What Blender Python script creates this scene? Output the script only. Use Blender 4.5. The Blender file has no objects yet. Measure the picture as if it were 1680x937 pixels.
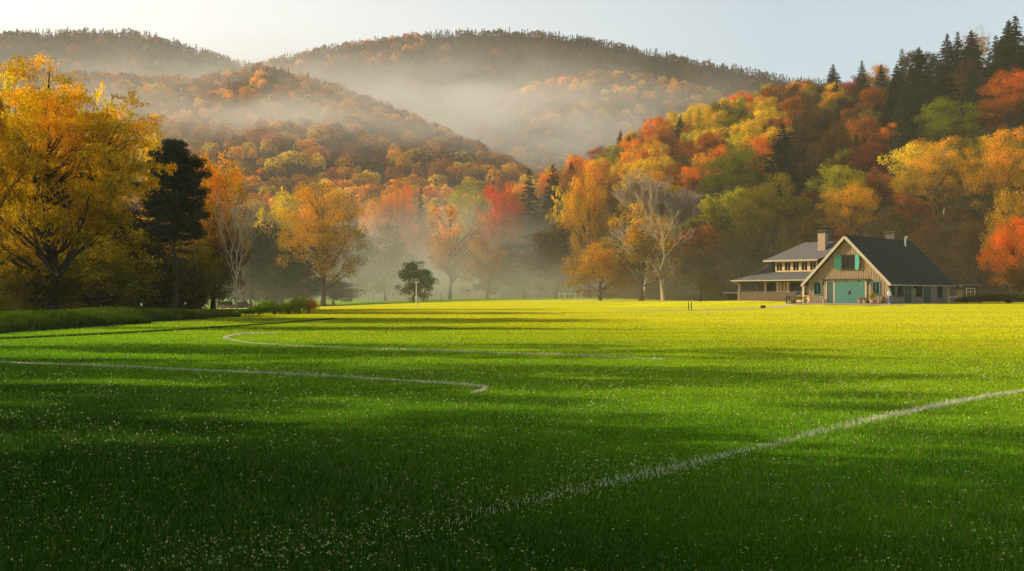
import bpy, math, random
import numpy as np
from mathutils import Vector, Matrix

sc = bpy.context.scene
COL = sc.collection
R = math.radians
rng = np.random.default_rng(7)
random.seed(7)

# ------------------------------------------------------------------ camera
F = 1633.0            # focal length of the view in photo pixels
CX, HY = 840.0, 484.0
CAMZ = 1.6
cam_d = bpy.data.cameras.new("camera")
cam = bpy.data.objects.new("camera", cam_d)
COL.objects.link(cam)
cam.location = (0, 0, CAMZ)
cam.rotation_euler = (R(90), 0, 0)
cam_d.sensor_width = 36.0
cam_d.lens = 36.0 * F / 1680.0
cam_d.shift_y = (HY - 468.5) / 1680.0
cam_d.clip_start = 0.1
cam_d.clip_end = 20000
sc.camera = cam

def wx(px, Y):
    return (px - CX) / F * Y
def wz(py, Y):
    return CAMZ + (HY - py) / F * Y
def ss(a, b, x):
    t = np.clip((x - a) / (b - a), 0, 1)
    return t * t * (3 - 2 * t)

# ------------------------------------------------------------------ object helpers
def tag(o, label=None, cat=None, group=None, kind=None):
    if label: o['label'] = label
    if cat: o['category'] = cat
    if group: o['group'] = group
    if kind: o['kind'] = kind
    return o

def empty(name, loc, rz=0.0):
    o = bpy.data.objects.new(name, None)
    o.empty_display_size = 0.3
    COL.objects.link(o)
    o.location = loc
    o.rotation_euler = (0, 0, rz)
    return o

def link(name, me, mats, parent=None):
    o = bpy.data.objects.new(name, me)
    COL.objects.link(o)
    if not isinstance(mats, (list, tuple)): mats = [mats]
    if len(me.materials) == 0:
        for m in mats: me.materials.append(m)
    if parent: o.parent = parent
    return o

def mesh_np(name, V, polys):
    """V (n,3); polys: list of (m,k) index arrays (k may differ)"""
    me = bpy.data.meshes.new(name)
    V = np.asarray(V, dtype=np.float32)
    me.vertices.add(len(V))
    me.vertices.foreach_set('co', V.ravel())
    idx = np.concatenate([np.asarray(p).ravel() for p in polys]).astype(np.int32)
    tot = np.concatenate([np.full(len(p), np.asarray(p).shape[1]) for p in polys]).astype(np.int32)
    st = np.concatenate([[0], np.cumsum(tot)[:-1]]).astype(np.int32)
    me.loops.add(len(idx))
    me.loops.foreach_set('vertex_index', idx)
    me.polygons.add(len(tot))
    me.polygons.foreach_set('loop_start', st)
    try: me.polygons.foreach_set('loop_total', tot)
    except Exception: pass
    me.update(calc_edges=True)
    me.validate()
    return me

class MB:
    """collects boxes, bars, tubes and polygons into one mesh"""
    def __init__(s): s.v = []; s.f = []
    def add(s, vs, fs):
        b = len(s.v)
        s.v += [tuple(p) for p in vs]
        s.f += [tuple(i + b for i in f) for f in fs]
        return s
    def box(s, x0, x1, y0, y1, z0, z1):
        vs = [(x0,y0,z0),(x1,y0,z0),(x1,y1,z0),(x0,y1,z0),(x0,y0,z1),(x1,y0,z1),(x1,y1,z1),(x0,y1,z1)]
        return s.add(vs, [(3,2,1,0),(4,5,6,7),(0,1,5,4),(1,2,6,5),(2,3,7,6),(3,0,4,7)])
    def slab(s, pts, th):
        """polygon extruded along its (downward) normal by th"""
        p = [Vector(q) for q in pts]
        n = Vector((0,0,0))
        for i in range(len(p)): n += p[i].cross(p[(i+1) % len(p)])
        n.normalize()
        k = len(p)
        q = [a - n * th for a in p]
        fs = [tuple(range(k)), tuple(range(2*k-1, k-1, -1))]
        for i in range(k):
            j = (i+1) % k
            fs.append((j, i, i+k, j+k))
        return s.add(p + q, fs)
    def bar(s, a, b, w, h=None):
        a = Vector(a); b = Vector(b); h = h or w
        d = (b - a).normalized()
        up = Vector((0,0,1)) if abs(d.z) < 0.95 else Vector((0,1,0))
        x = d.cross(up).normalized(); y = x.cross(d).normalized()
        vs = []
        for c in (a, b):
            for sx, sy in ((-1,-1),(1,-1),(1,1),(-1,1)):
                vs.append(c + x*(sx*w/2) + y*(sy*h/2))
        return s.add(vs, [(3,2,1,0),(4,5,6,7),(0,1,5,4),(1,2,6,5),(2,3,7,6),(3,0,4,7)])
    def tube(s, pts, rad, n=6, cap=True):
        pts = [Vector(p) for p in pts]
        if not hasattr(rad, '__len__'): rad = [rad]*len(pts)
        base = len(s.v)
        prev = None
        for i, p in enumerate(pts):
            d = (pts[min(i+1, len(pts)-1)] - pts[max(i-1, 0)]).normalized()
            if prev is None:
                up = Vector((0,0,1)) if abs(d.z) < 0.9 else Vector((1,0,0))
                x = d.cross(up).normalized()
            else:
                x = (prev - d * prev.dot(d)).normalized()
            prev = x
            y = d.cross(x)
            for k in range(n):
                a = 2*math.pi*k/n
                s.v.append(tuple(p + (x*math.cos(a) + y*math.sin(a)) * rad[i]))
        for i in range(len(pts)-1):
            for k in range(n):
                k2 = (k+1) % n
                s.f.append((base+i*n+k, base+i*n+k2, base+(i+1)*n+k2, base+(i+1)*n+k))
        if cap:
            s.f.append(tuple(base+k for k in range(n-1, -1, -1)))
            s.f.append(tuple(base+(len(pts)-1)*n+k for k in range(n)))
        return s
    def lathe(s, prof, n=16, c=(0,0,0), axis='z'):
        base = len(s.v)
        for r, z in prof:
            for k in range(n):
                a = 2*math.pi*k/n
                if axis == 'z': s.v.append((c[0]+r*math.cos(a), c[1]+r*math.sin(a), c[2]+z))
                elif axis == 'y': s.v.append((c[0]+r*math.cos(a), c[1]+z, c[2]-r*math.sin(a)))
                else: s.v.append((c[0]+z, c[1]+r*math.cos(a), c[2]+r*math.sin(a)))
        for i in range(len(prof)-1):
            for k in range(n):
                k2 = (k+1) % n
                s.f.append((base+i*n+k, base+i*n+k2, base+(i+1)*n+k2, base+(i+1)*n+k))
        s.f.append(tuple(base+k for k in range(n-1, -1, -1)))
        s.f.append(tuple(base+(len(prof)-1)*n+k for k in range(n)))
        return s
    def mesh(s, name, smooth=False):
        me = bpy.data.meshes.new(name)
        me.from_pydata(s.v, [], s.f)
        me.update()
        if smooth:
            for p in me.polygons: p.use_smooth = True
        return me
    def build(s, name, mat, parent=None, smooth=False):
        return link(name, s.mesh(name, smooth), mat, parent)

# ------------------------------------------------------------------ materials
def mat_new(name):
    m = bpy.data.materials.new(name)
    m.use_nodes = True
    nt = m.node_tree
    for n in list(nt.nodes): nt.nodes.remove(n)
    return m, nt, nt.nodes, nt.links

def N(nodes, t, **kw):
    n = nodes.new(t)
    for k, v in kw.items():
        if k == 'ins':
            for a, b in v.items(): n.inputs[a].default_value = b
        else: setattr(n, k, v)
    return n

def simple(name, col, rough=0.7, var=0.15, scale=6.0, metal=0.0, spec=0.4, bump=0.0, stretch=(1,1,1)):
    m, nt, nd, L = mat_new(name)
    out = N(nd, 'ShaderNodeOutputMaterial')
    b = N(nd, 'ShaderNodeBsdfPrincipled', ins={'Roughness': rough, 'Metallic': metal, 'Specular IOR Level': spec})
    tc = N(nd, 'ShaderNodeTexCoord')
    mp = N(nd, 'ShaderNodeMapping'); mp.inputs['Scale'].default_value = stretch
    L.new(tc.outputs['Object'], mp.inputs['Vector'])
    nz = N(nd, 'ShaderNodeTexNoise', ins={'Scale': scale, 'Detail': 5.0})
    L.new(mp.outputs[0], nz.inputs['Vector'])
    mr = N(nd, 'ShaderNodeMapRange', ins={'From Min': 0.25, 'From Max': 0.75, 'To Min': 1-var, 'To Max': 1+var})
    L.new(nz.outputs['Fac'], mr.inputs['Value'])
    vm = N(nd, 'ShaderNodeVectorMath', operation='SCALE')
    vm.inputs[0].default_value = col[:3]
    L.new(mr.outputs[0], vm.inputs['Scale'])
    L.new(vm.outputs[0], b.inputs['Base Color'])
    if bump:
        bp = N(nd, 'ShaderNodeBump', ins={'Strength': bump, 'Distance': 0.02})
        L.new(nz.outputs['Fac'], bp.inputs['Height'])
        L.new(bp.outputs[0], b.inputs['Normal'])
    L.new(b.outputs[0], out.inputs['Surface'])
    return m

def foliage_mat(name, use_attr=False, transl=0.45, grad=0.55, low=(0.085, 0.07, 0.02), isl=0.35, gz=(0.0, 0.75), clump=False):
    """leaf material: colour from the object's own colour (or a per-tree vertex tint), darker olive low in the crown, varied leaf by leaf"""
    m, nt, nd, L = mat_new(name)
    out = N(nd, 'ShaderNodeOutputMaterial')
    if use_attr:
        a = N(nd, 'ShaderNodeAttribute', attribute_name='tint'); colout = a.outputs['Color']
    else:
        a = N(nd, 'ShaderNodeObjectInfo'); colout = a.outputs['Color']
    geo = N(nd, 'ShaderNodeNewGeometry')
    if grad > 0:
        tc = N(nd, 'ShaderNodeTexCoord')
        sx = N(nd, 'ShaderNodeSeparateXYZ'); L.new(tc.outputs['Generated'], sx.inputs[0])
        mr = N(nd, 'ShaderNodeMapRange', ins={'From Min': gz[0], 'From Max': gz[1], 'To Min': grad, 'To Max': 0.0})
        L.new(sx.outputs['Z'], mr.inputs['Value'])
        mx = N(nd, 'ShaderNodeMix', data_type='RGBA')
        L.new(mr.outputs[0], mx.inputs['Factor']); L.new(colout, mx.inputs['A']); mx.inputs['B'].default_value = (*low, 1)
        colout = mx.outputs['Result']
    hs = N(nd, 'ShaderNodeHueSaturation')
    L.new(colout, hs.inputs['Color'])
    r1 = N(nd, 'ShaderNodeMapRange', ins={'To Min': 0.475, 'To Max': 0.525})
    L.new(geo.outputs['Random Per Island'], r1.inputs['Value'])
    L.new(r1.outputs[0], hs.inputs['Hue'])
    mlt = N(nd, 'ShaderNodeMath', operation='MULTIPLY', ins={1: 7.31})
    L.new(geo.outputs['Random Per Island'], mlt.inputs[0])
    fr = N(nd, 'ShaderNodeMath', operation='FRACT'); L.new(mlt.outputs[0], fr.inputs[0])
    r2 = N(nd, 'ShaderNodeMapRange', ins={'To Min': 1-isl, 'To Max': 1+isl})
    L.new(fr.outputs[0], r2.inputs['Value']); L.new(r2.outputs[0], hs.inputs['Value'])
    if clump:
        tcc = N(nd, 'ShaderNodeTexCoord'); nzc = N(nd, 'ShaderNodeTexNoise', ins={'Scale': 5.0, 'Detail': 1.0}); L.new(tcc.outputs['Generated'], nzc.inputs['Vector'])
        mc = N(nd, 'ShaderNodeMapRange', ins={'From Min': 0.35, 'From Max': 0.65, 'To Min': 0.55, 'To Max': 1.22}); L.new(nzc.outputs['Fac'], mc.inputs['Value'])
        mh = N(nd, 'ShaderNodeMapRange', ins={'From Min': 0.35, 'From Max': 0.65, 'To Min': 0.512, 'To Max': 0.492}); L.new(nzc.outputs['Fac'], mh.inputs['Value'])
        hc = N(nd, 'ShaderNodeHueSaturation'); L.new(hs.outputs[0], hc.inputs['Color']); L.new(mc.outputs[0], hc.inputs['Value']); L.new(mh.outputs[0], hc.inputs['Hue']); hs = hc
    d = N(nd, 'ShaderNodeBsdfDiffuse'); L.new(hs.outputs[0], d.inputs['Color'])
    t = N(nd, 'ShaderNodeBsdfTranslucent')
    h2 = N(nd, 'ShaderNodeHueSaturation', ins={'Saturation': 1.1, 'Value': 1.25}); L.new(hs.outputs[0], h2.inputs['Color'])
    L.new(h2.outputs[0], t.inputs['Color'])
    mixs = N(nd, 'ShaderNodeMixShader', ins={0: transl})
    L.new(d.outputs[0], mixs.inputs[1]); L.new(t.outputs[0], mixs.inputs[2])
    L.new(mixs.outputs[0], out.inputs['Surface'])
    return m

M = {}
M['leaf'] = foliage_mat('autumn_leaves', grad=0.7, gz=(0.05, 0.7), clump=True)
M['needle'] = foliage_mat('conifer_needles', transl=0.2, grad=0.0, isl=0.3)
M['forest'] = foliage_mat('far_forest_leaves', use_attr=True, grad=0.0, isl=0.22, transl=0.4)
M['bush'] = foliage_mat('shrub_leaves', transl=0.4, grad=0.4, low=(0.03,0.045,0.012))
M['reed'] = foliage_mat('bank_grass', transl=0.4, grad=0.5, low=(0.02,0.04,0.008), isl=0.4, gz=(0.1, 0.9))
M['bark'] = simple('bark', (0.045,0.032,0.022), 0.9, 0.4, 9, bump=0.5, stretch=(1,1,0.25))
M['bark_pale'] = simple('pale_bark', (0.56,0.46,0.35), 0.85, 0.3, 9, bump=0.3, stretch=(1,1,0.25))
M['twig'] = simple('fine_twigs', (0.40,0.30,0.235), 0.85, 0.3, 9)
# ------------------------------------------------------------------ tree building
def unit(n, g):
    v = g.normal(size=(n, 3)); return v / np.linalg.norm(v, axis=1, keepdims=True)

def leaf_quads(C, size, g, out=None, bias=0.5, up=0.3, aspect=0.55, jitter=0.35):
    """rhombic leaves at C (n,3)"""
    n = len(C)
    nr = unit(n, g)
    if out is not None: nr = nr + out * bias
    nr[:, 2] += up
    nr /= np.linalg.norm(nr, axis=1, keepdims=True) + 1e-9
    t = np.cross(nr, unit(n, g)); t /= np.linalg.norm(t, axis=1, keepdims=True) + 1e-9
    b = np.cross(nr, t)
    s = (size * (1 + jitter * (g.random(n) * 2 - 1)))[:, None]
    V = np.empty((n, 4, 3))
    V[:, 0] = C + t * s * 0.5
    V[:, 1] = C + b * s * 0.5 * aspect
    V[:, 2] = C - t * s * 0.5
    V[:, 3] = C - b * s * 0.5 * aspect
    return V.reshape(-1, 3), np.arange(n * 4).reshape(n, 4)

def bez(p0, p1, p2, n):
    return [p0*(1-t)**2 + p1*2*t*(1-t) + p2*t*t for t in np.linspace(0, 1, n)]

def lump(d, seed):
    g = np.random.default_rng(seed)
    A = g.normal(size=(7, 3)) * 2.6
    ph = g.random(7) * 6.28
    return np.sin(d @ A.T + ph).mean(axis=1) * 1.5

def broadleaf(seed, H=10.0, W=9.0, z0=0.12, nclump=60, leaves=6000, lsize=0.35, clr=(0.16, 0.28), shell=0.45, top_pow=1.0, limbs=26, tr=0.03, sparse=0.0, flat=0.75, spray=False, lumpy=0.22, nside=6, bias=0.8):
    """returns (trunk mesh, crown mesh): crown of leaf clumps hung on limbs; H total height, W crown width, z0 crown bottom (share of H)"""
    g = np.random.default_rng(seed)
    zb, zt = z0*H, H
    zc = zb + (zt-zb)*0.5; rz = (zt-zb)*0.5; rx = W*0.5
    d = unit(nclump*2, g); d = d[:nclump]
    rr = g.random(nclump)**shell
    env = 0.86 + lumpy*lump(d, seed+5)
    C = d * (rr*env)[:, None]
    # widen low / narrow high or the reverse
    zz = C[:, 2]
    wfac = np.clip(1 - 0.35*np.clip(zz, -1, 1)*top_pow, 0.3, 1.5)
    C = np.stack([C[:, 0]*rx*wfac, C[:, 1]*rx*wfac, zc + C[:, 2]*rz], 1)
    rc = W * g.uniform(clr[0], clr[1], nclump) * 0.5
    inside = np.linalg.norm((C-[0, 0, zc])/[rx, rx, rz], axis=1)
    rc *= np.clip(1.25 - 0.35*inside, 0.6, 1.3)
    if sparse > 0:
        keep = g.random(nclump) > sparse
        C, rc = C[keep], rc[keep]
    # trunk
    mb = MB()
    r0 = tr*H
    wob = g.normal(size=(9, 2))*0.012*H
    tp = [np.array([wob[i, 0]*(i > 0), wob[i, 1]*(i > 0), H*0.88*i/8]) for i in range(9)]
    tra = [r0*(1.35 if i == 0 else 1.0)*(1-0.9*i/8) for i in range(9)]
    mb.tube(tp, tra, nside)
    def trunk_at(z):
        i = np.clip(z/(H*0.88)*8, 0, 7.999); k = int(i); f = i-k
        return tp[k]*(1-f)+tp[k+1]*f, tra[k]*(1-f)+tra[k+1]*f
    order = np.argsort(-rc)
    for i in order[:limbs]:
        c = C[i]
        hz = np.hypot(c[0], c[1])
        za = np.clip(c[2] - 0.55*hz - 0.08*H, 0.14*H, 0.8*H)
        p0, ra = trunk_at(za)
        mid = p0*0.5 + c*0.5 + np.array([0, 0, -0.02*H]) + g.normal(size=3)*0.02*H
        pts = bez(p0, mid, c, 6)
        ra = min(ra*0.55, 0.011*H)
        mb.tube(pts, list(np.linspace(ra, ra*0.18, 6)), 4 if nside < 7 else 5, cap=False)
        for k in range(3 if nside < 7 else 5):
            q = pts[2+k % 4]
            e = c + unit(1, g)[0]*rc[i]*0.9
            mb.tube(bez(q, (q+e)/2+g.normal(size=3)*0.015*H, e, 4), list(np.linspace(ra*0.35, ra*0.07, 4)), 3, cap=False)
    # leaves
    w = rc**2; w = w/w.sum()
    cnt = np.maximum((w*leaves).astype(int), 3)
    P = []; O = []
    for c, r, k in zip(C, rc, cnt):
        if spray:
            # drooping sprays of leaves along short fans
            nf = max(4, k//28)
            dirs = unit(nf, g); dirs[:, 2] = dirs[:, 2]*0.45 + 0.1
            ii = g.integers(0, nf, k)
            t = g.random(k)**0.6
            p = c + dirs[ii]*(t*r*1.25)[:, None] + g.normal(size=(k, 3))*r*0.10
            p[:, 2] -= (t**2)*r*0.25
            o = dirs[ii]
        else:
            dd = unit(k, g)
            p = c + dd*(r*g.random(k)**0.42)[:, None]*np.array([1, 1, flat])
            o = dd
        P.append(p); O.append(o)
    P = np.concatenate(P); O = np.concatenate(O)
    ctr = np.array([0, 0, zc])
    o2 = (P-ctr)/[rx, rx, rz]
    o2 /= np.linalg.norm(o2, axis=1, keepdims=True)+1e-9
    V, Q = leaf_quads(P, np.full(len(P), lsize), g, out=O*0.6+o2*0.4, bias=bias)
    kz = H/np.percentile(P[:, 2], 99.7); kx = (W/2)/np.percentile(np.hypot(P[:, 0], P[:, 1]), 98.0)
    kk = np.array([kx, kx, kz])
    V = V*kk; mb.v = [tuple(q) for q in np.array(mb.v)*kk]
    tm = mb.mesh('tree_trunk', True)
    cm = mesh_np('tree_crown', V, [Q])
    return tm, cm

def conifer(seed, H=12.0, W=5.0, z0=0.08, whorls=26, per=8, spray=14, lsize=0.5, droop=0.25, power=0.85, ragged=0.25, tr=0.014):
    g = np.random.default_rng(seed)
    mb = MB()
    mb.tube([(0, 0, 0), (0, 0, H*0.5), (0, 0, H*0.99)], [tr*H, tr*H*0.6, tr*H*0.06], 6)
    P, S, T = [], [], []
    for i in range(whorls):
        f = i/(whorls-1)
        z = H*(z0+(0.985-z0)*f)
        L0 = W*0.5*((1-f)**power)*(1-0.25*max(0, 0.18-f)/0.18) + 0.12
        k = max(3, int(per*(1-0.4*f)))
        a0 = g.random()*6.28
        for j in range(k):
            L = L0*(1+ragged*(g.random()*2-1))
            a = a0+6.283*j/k+g.normal()*0.25
            dr = np.array([math.cos(a), math.sin(a), 0])
            zz = z+g.normal()*0.25*H/whorls
            end = np.array([0, 0, zz])+dr*L+np.array([0, 0, -L*droop*(1.1-f)+0.10*L])
            if L > 0.4:
                mb.tube(bez(np.array([0, 0, zz]), np.array([0, 0, zz+0.05*L])+dr*L*0.5, end, 4), list(np.linspace(tr*H*0.16, tr*H*0.03, 4)), 3, cap=False)
            n = max(4, int(spray*(L/(W*0.5))**1.0)+2)
            t = g.random(n)**0.7
            p = np.outer(1-t, [0, 0, zz])+np.outer(t, end)+g.normal(size=(n, 3))*np.array([.13, .13, .05])*L*0.9
            p[:, 2] += 0.12*L*t*(1-t)
            P.append(p); S.append(np.full(n, lsize*(0.65+0.5*(L/(W*0.5)))))
            side = np.cross(dr, [0, 0, 1])
            tv = dr+np.outer(g.normal(size=n)*0.8, side)+np.outer(g.normal(size=n)*0.25-0.15, [0, 0, 1])
            T.append(tv/np.linalg.norm(tv, axis=1, keepdims=True))
    P = np.concatenate(P); S = np.concatenate(S); T = np.concatenate(T)
    n = len(P)
    nr = unit(n, g)*0.6+np.array([0, 0, 0.8]); b = np.cross(nr, T); b /= np.linalg.norm(b, axis=1, keepdims=True)+1e-9
    V = np.empty((n, 4, 3)); s = (S*(0.7+0.6*g.random(n)))[:, None]
    V[:, 0] = P+T*s*0.6; V[:, 1] = P+b*s*0.2; V[:, 2] = P-T*s*0.4; V[:, 3] = P-b*s*0.2
    return mb.mesh('tree_trunk', True), mesh_np('conifer_crown', V.reshape(-1, 3), [np.arange(n*4).reshape(n, 4)])

def pine(seed, H=14.0, W=6.0):
    """open pine: bare lower trunk with a few thin branches, layered dark pads above"""
    g = np.random.default_rng(seed)
    mb = MB()
    tp = [np.array([0.25*math.sin(i*0.8), 0.15*math.cos(i*1.1)-0.15, H*i/10]) for i in range(11)]
    mb.tube(tp, [0.2*(1-0.92*i/10) for i in range(11)], 8)
    P = []; O = []
    lay = 17
    for i in range(lay):
        f = i/(lay-1)
        z = H*(0.46+0.52*f)
        L0 = W*0.5*(0.45+0.62*math.sin(math.pi*min(1, 0.26+0.66*f)))*(1 if f < 0.8 else (1.2-f)*2.2)
        for j in range(4 if f < 0.85 else 3):
            a = j*6.283/4+i*2.4+g.normal()*0.3
            L = L0*g.uniform(0.6, 1.08)
            base = np.array([0, 0, z]); dr = np.array([math.cos(a), math.sin(a), 0.12])
            end = base+dr*L
            mb.tube(bez(base, base+dr*L*0.5-np.array([0, 0, 0.12]), end, 5), list(np.linspace(0.05*(1.1-f)+0.012, 0.01, 5)), 4, cap=False)
            for k in range(5):
                c = base+dr*L*(0.38+0.16*k)+g.normal(size=3)*np.array([.35, .35, .26])
                n = 260
                dd = unit(n, g)
                P.append(c+dd*(g.random(n)**0.5)[:, None]*np.array([0.72, 0.72, 0.36])*(0.55+0.12*k)*g.uniform(.7, 1.2)); O.append(dd*[0.3, 0.3, 0.8])
    for i in range(16):    # thin bare branches under the pads
        z = H*(0.16+0.018*i); a = i*2.2
        L = g.uniform(0.8, 2.4); base = np.array([0, 0, z]); dr = np.array([math.cos(a), math.sin(a), 0.05])
        mb.tube(bez(base, base+dr*L*.5+np.array([0, 0, .12]), base+dr*L+np.array([0, 0, -.25]), 5), list(np.linspace(0.028, .006, 5)), 3, cap=False)
        if i > 6:
            n = 110; dd = unit(n, g)
            P.append(base+dr*L*0.9+dd*(g.random(n)**0.5)[:, None]*np.array([.7, .7, .22])); O.append(dd)
    P = np.concatenate(P); O = np.concatenate(O)
    V, Q = leaf_quads(P, np.full(len(P), 0.24), g, out=O, bias=0.3, up=0.5, aspect=0.3)
    return mb.mesh('tree_trunk', True), mesh_np('pine_crown', V, [Q])

def bare(seed, H=10.0, spread=0.5, depth=5, tr=0.016, split=(2, 3), fork=0.35, twig=0.0, twigs=0, lean=0.0, up=0.25, twl=0.7, minr=0.012):
    """leafless tree grown by repeated forking; twigs>0 adds that many fine twig slivers as a crown mesh"""
    g = np.random.default_rng(seed)
    mb = MB(); ends = []
    def grow(p, d, L, r, k):
        n = 5
        pts = [p]; q = p.copy(); dd = d.copy()
        for i in range(n-1):
            dd = dd+g.normal(size=3)*0.10+np.array([0, 0, up*0.08]); dd /= np.linalg.norm(dd)
            q = q+dd*L/(n-1); pts.append(q.copy())
        r1 = max(r*0.62, minr)
        mb.tube(pts, list(np.linspace(r, r1, n)), 6 if k > depth-2 else 4 if k > 1 else 3, cap=False)
        if k <= 2: ends.extend(pts[1:])
        if k == 0: return
        m = g.integers(split[0], split[1]+1)
        a0 = g.random()*6.28
        x = np.cross(dd, unit(1, g)[0]); x /= np.linalg.norm(x); y = np.cross(dd, x)
        for j in range(m):
            a = a0+6.283*j/m+g.normal()*0.3
            nd = dd+(x*math.cos(a)+y*math.sin(a))*spread*g.uniform(0.6, 1.25)+np.array([0, 0, up*0.4])
            nd /= np.linalg.norm(nd)
            grow(q, nd, L*g.uniform(0.62, 0.86), r1, k-1)
        if k >= 2:
            for j in range(2):
                i = g.integers(1, n-1)
                nd = d+unit(1, g)[0]*0.9; nd[2] = abs(nd[2])*0.6+0.15; nd /= np.linalg.norm(nd)
                grow(pts[i], nd, L*0.55, r1*0.55, max(0, k-3))
    d0 = np.array([lean, 0, 1.0]); d0 /= np.linalg.norm(d0)
    grow(np.zeros(3), d0, H*fork, tr*H, depth)
    E = np.array(ends)
    s = H/np.array(mb.v)[:, 2].max()
    mb.v = [tuple(np.array(v)*s) for v in mb.v]; E = E*s
    tm = mb.mesh('tree_trunk', True); cm = None
    if twigs:
        P = E[g.integers(0, len(E), twigs)]
        dirs = unit(twigs, g)*0.7+P/np.linalg.norm(P, axis=1, keepdims=True)*0.5+np.array([0, 0, 0.4])
        dirs /= np.linalg.norm(dirs, axis=1, keepdims=True)
        b = np.cross(dirs, unit(twigs, g)); b /= np.linalg.norm(b, axis=1, keepdims=True)+1e-9
        L = (twl*g.uniform(0.5, 1.3, twigs))[:, None]; w = 0.022*twl/0.7
        V = np.empty((twigs, 3, 3)); V[:, 0] = P-b*w; V[:, 1] = P+b*w; V[:, 2] = P+dirs*L
        cm = mesh_np('twig_crown', V.reshape(-1, 3), [np.arange(twigs*3).reshape(twigs, 3)])
    return tm, cm

def bush_mesh(seed, W=3.0, H=2.0, leaves=2500, lsize=0.16, nclump=22, D=None):
    g = np.random.default_rng(seed)
    D = D or W
    P = []; O = []
    for i in range(nclump):
        a = g.random()*6.28; r = math.sqrt(g.random())*0.72
        c = np.array([math.cos(a)*r*W/2, math.sin(a)*r*D/2, H*(0.28+0.42*g.random()*(1-r*r))])
        n = leaves//nclump
        dd = unit(n, g)
        P.append(c+dd*(g.random(n)**0.42)[:, None]*np.array([W, D, H])*g.uniform(0.16, 0.26)); O.append(dd)
    P = np.concatenate(P); O = np.concatenate(O); P[:, 2] = np.abs(P[:, 2])+0.02
    V, Q = leaf_quads(P, np.full(len(P), lsize), g, out=O, bias=0.8)
    mb = MB()
    for i in range(9):
        a = i*0.7; e = np.array([math.cos(a)*W*0.3, math.sin(a)*D*0.3, H*0.7])
        mb.tube(bez(np.array([0.05*math.cos(a), 0.05*math.sin(a), 0]), np.array([e[0]*.3, e[1]*.3, H*.4]), e, 4), [0.03, 0.025, 0.018, 0.008], 4, cap=False)
    return mb.mesh('shrub_stems', True), mesh_np('shrub_foliage', V, [Q])

def set_tree(name, meshes, mats, loc, rz, scale, color, label=None, cat='tree', group=None, parts=('trunk', 'crown')):
    root = empty(name, loc, rz)
    root.scale = scale if hasattr(scale, '__len__') else (scale,)*3
    for pn, me, mt in zip(parts, meshes, mats):
        if me is None: continue
        o = bpy.data.objects.new(pn, me)
        if len(me.materials) == 0: me.materials.append(mt)
        COL.objects.link(o); o.parent = root
        o.color = (*color, 1)
    tag(root, label, cat, group)
    return root

C_ = dict(gold=(0.84, 0.57, 0.03), amber=(0.84, 0.43, 0.022), orange=(0.86, 0.30, 0.018), rust=(0.42, 0.15, 0.022), red=(0.72, 0.11, 0.02),
          yellow=(0.86, 0.66, 0.05), olive=(0.26, 0.215, 0.025), green=(0.2, 0.27, 0.02), brown=(0.16, 0.085, 0.025), dark=(0.026, 0.040, 0.017),
          darkbrown=(0.08, 0.043, 0.018), lime=(0.50, 0.46, 0.035))
# ------------------------------------------------------------------ sky, sun
SUN_EL, SUN_AZ = 24.0, 83.0        # azimuth to the left of straight ahead
w = bpy.data.worlds.new("World"); sc.world = w; w.use_nodes = True
nt = w.node_tree
bg = nt.nodes['Background']; bg.inputs['Strength'].default_value = 0.075
sky = nt.nodes.new('ShaderNodeTexSky'); sky.sky_type = 'NISHITA'; sky.sun_disc = False
sky.sun_elevation = R(SUN_EL); sky.sun_rotation = R(-SUN_AZ); sky.altitude = 200; sky.air_density = 1.0; sky.dust_density = 2.5; sky.ozone_density = 1.0
tcw = nt.nodes.new('ShaderNodeTexCoord'); sxw = nt.nodes.new('ShaderNodeSeparateXYZ'); nt.links.new(tcw.outputs['Generated'], sxw.inputs[0])
def wmath(op, a, b=None):
    n = nt.nodes.new('ShaderNodeMath'); n.operation = op
    for i, v in enumerate((a, b)):
        if v is None: continue
        if isinstance(v, (int, float)): n.inputs[i].default_value = v
        else: nt.links.new(v, n.inputs[i])
    return n.outputs[0]
low_ = nt.nodes.new('ShaderNodeMapRange'); low_.interpolation_type = 'SMOOTHSTEP'; low_.inputs['From Min'].default_value = 0.24; low_.inputs['From Max'].default_value = 0.55; low_.inputs['To Min'].default_value = 1.0; low_.inputs['To Max'].default_value = 0.0
nt.links.new(sxw.outputs['Z'], low_.inputs['Value'])
low2 = low_.outputs[0]
# toward the sun the low veil is brighter and warmer
dts = nt.nodes.new('ShaderNodeVectorMath'); dts.operation = 'DOT_PRODUCT'; dts.inputs[1].default_value = (-math.sin(R(SUN_AZ)), math.cos(R(SUN_AZ)), 0.15)
nt.links.new(tcw.outputs['Generated'], dts.inputs[0])
sd_ = nt.nodes.new('ShaderNodeMapRange'); sd_.inputs['From Min'].default_value = -0.1; sd_.inputs['From Max'].default_value = 0.75; nt.links.new(dts.outputs['Value'], sd_.inputs['Value'])
vc = nt.nodes.new('ShaderNodeMix'); vc.data_type = 'RGBA'; vc.inputs['A'].default_value = (6.1, 6.9, 6.9, 1); vc.inputs['B'].default_value = (15.0, 13.2, 10.4, 1)
nt.links.new(sd_.outputs[0], vc.inputs['Factor'])
mlw = nt.nodes.new('ShaderNodeVectorMath'); mlw.operation = 'SCALE'; nt.links.new(vc.outputs['Result'], mlw.inputs[0]); nt.links.new(low2, mlw.inputs['Scale'])
hz_ = nt.nodes.new('ShaderNodeMix'); hz_.data_type = 'RGBA'; hz_.blend_type = 'ADD'; hz_.inputs['Factor'].default_value = 1.0
nt.links.new(sky.outputs[0], hz_.inputs['A']); nt.links.new(mlw.outputs[0], hz_.inputs['B'])
nt.links.new(hz_.outputs['Result'], bg.inputs['Color'])
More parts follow.
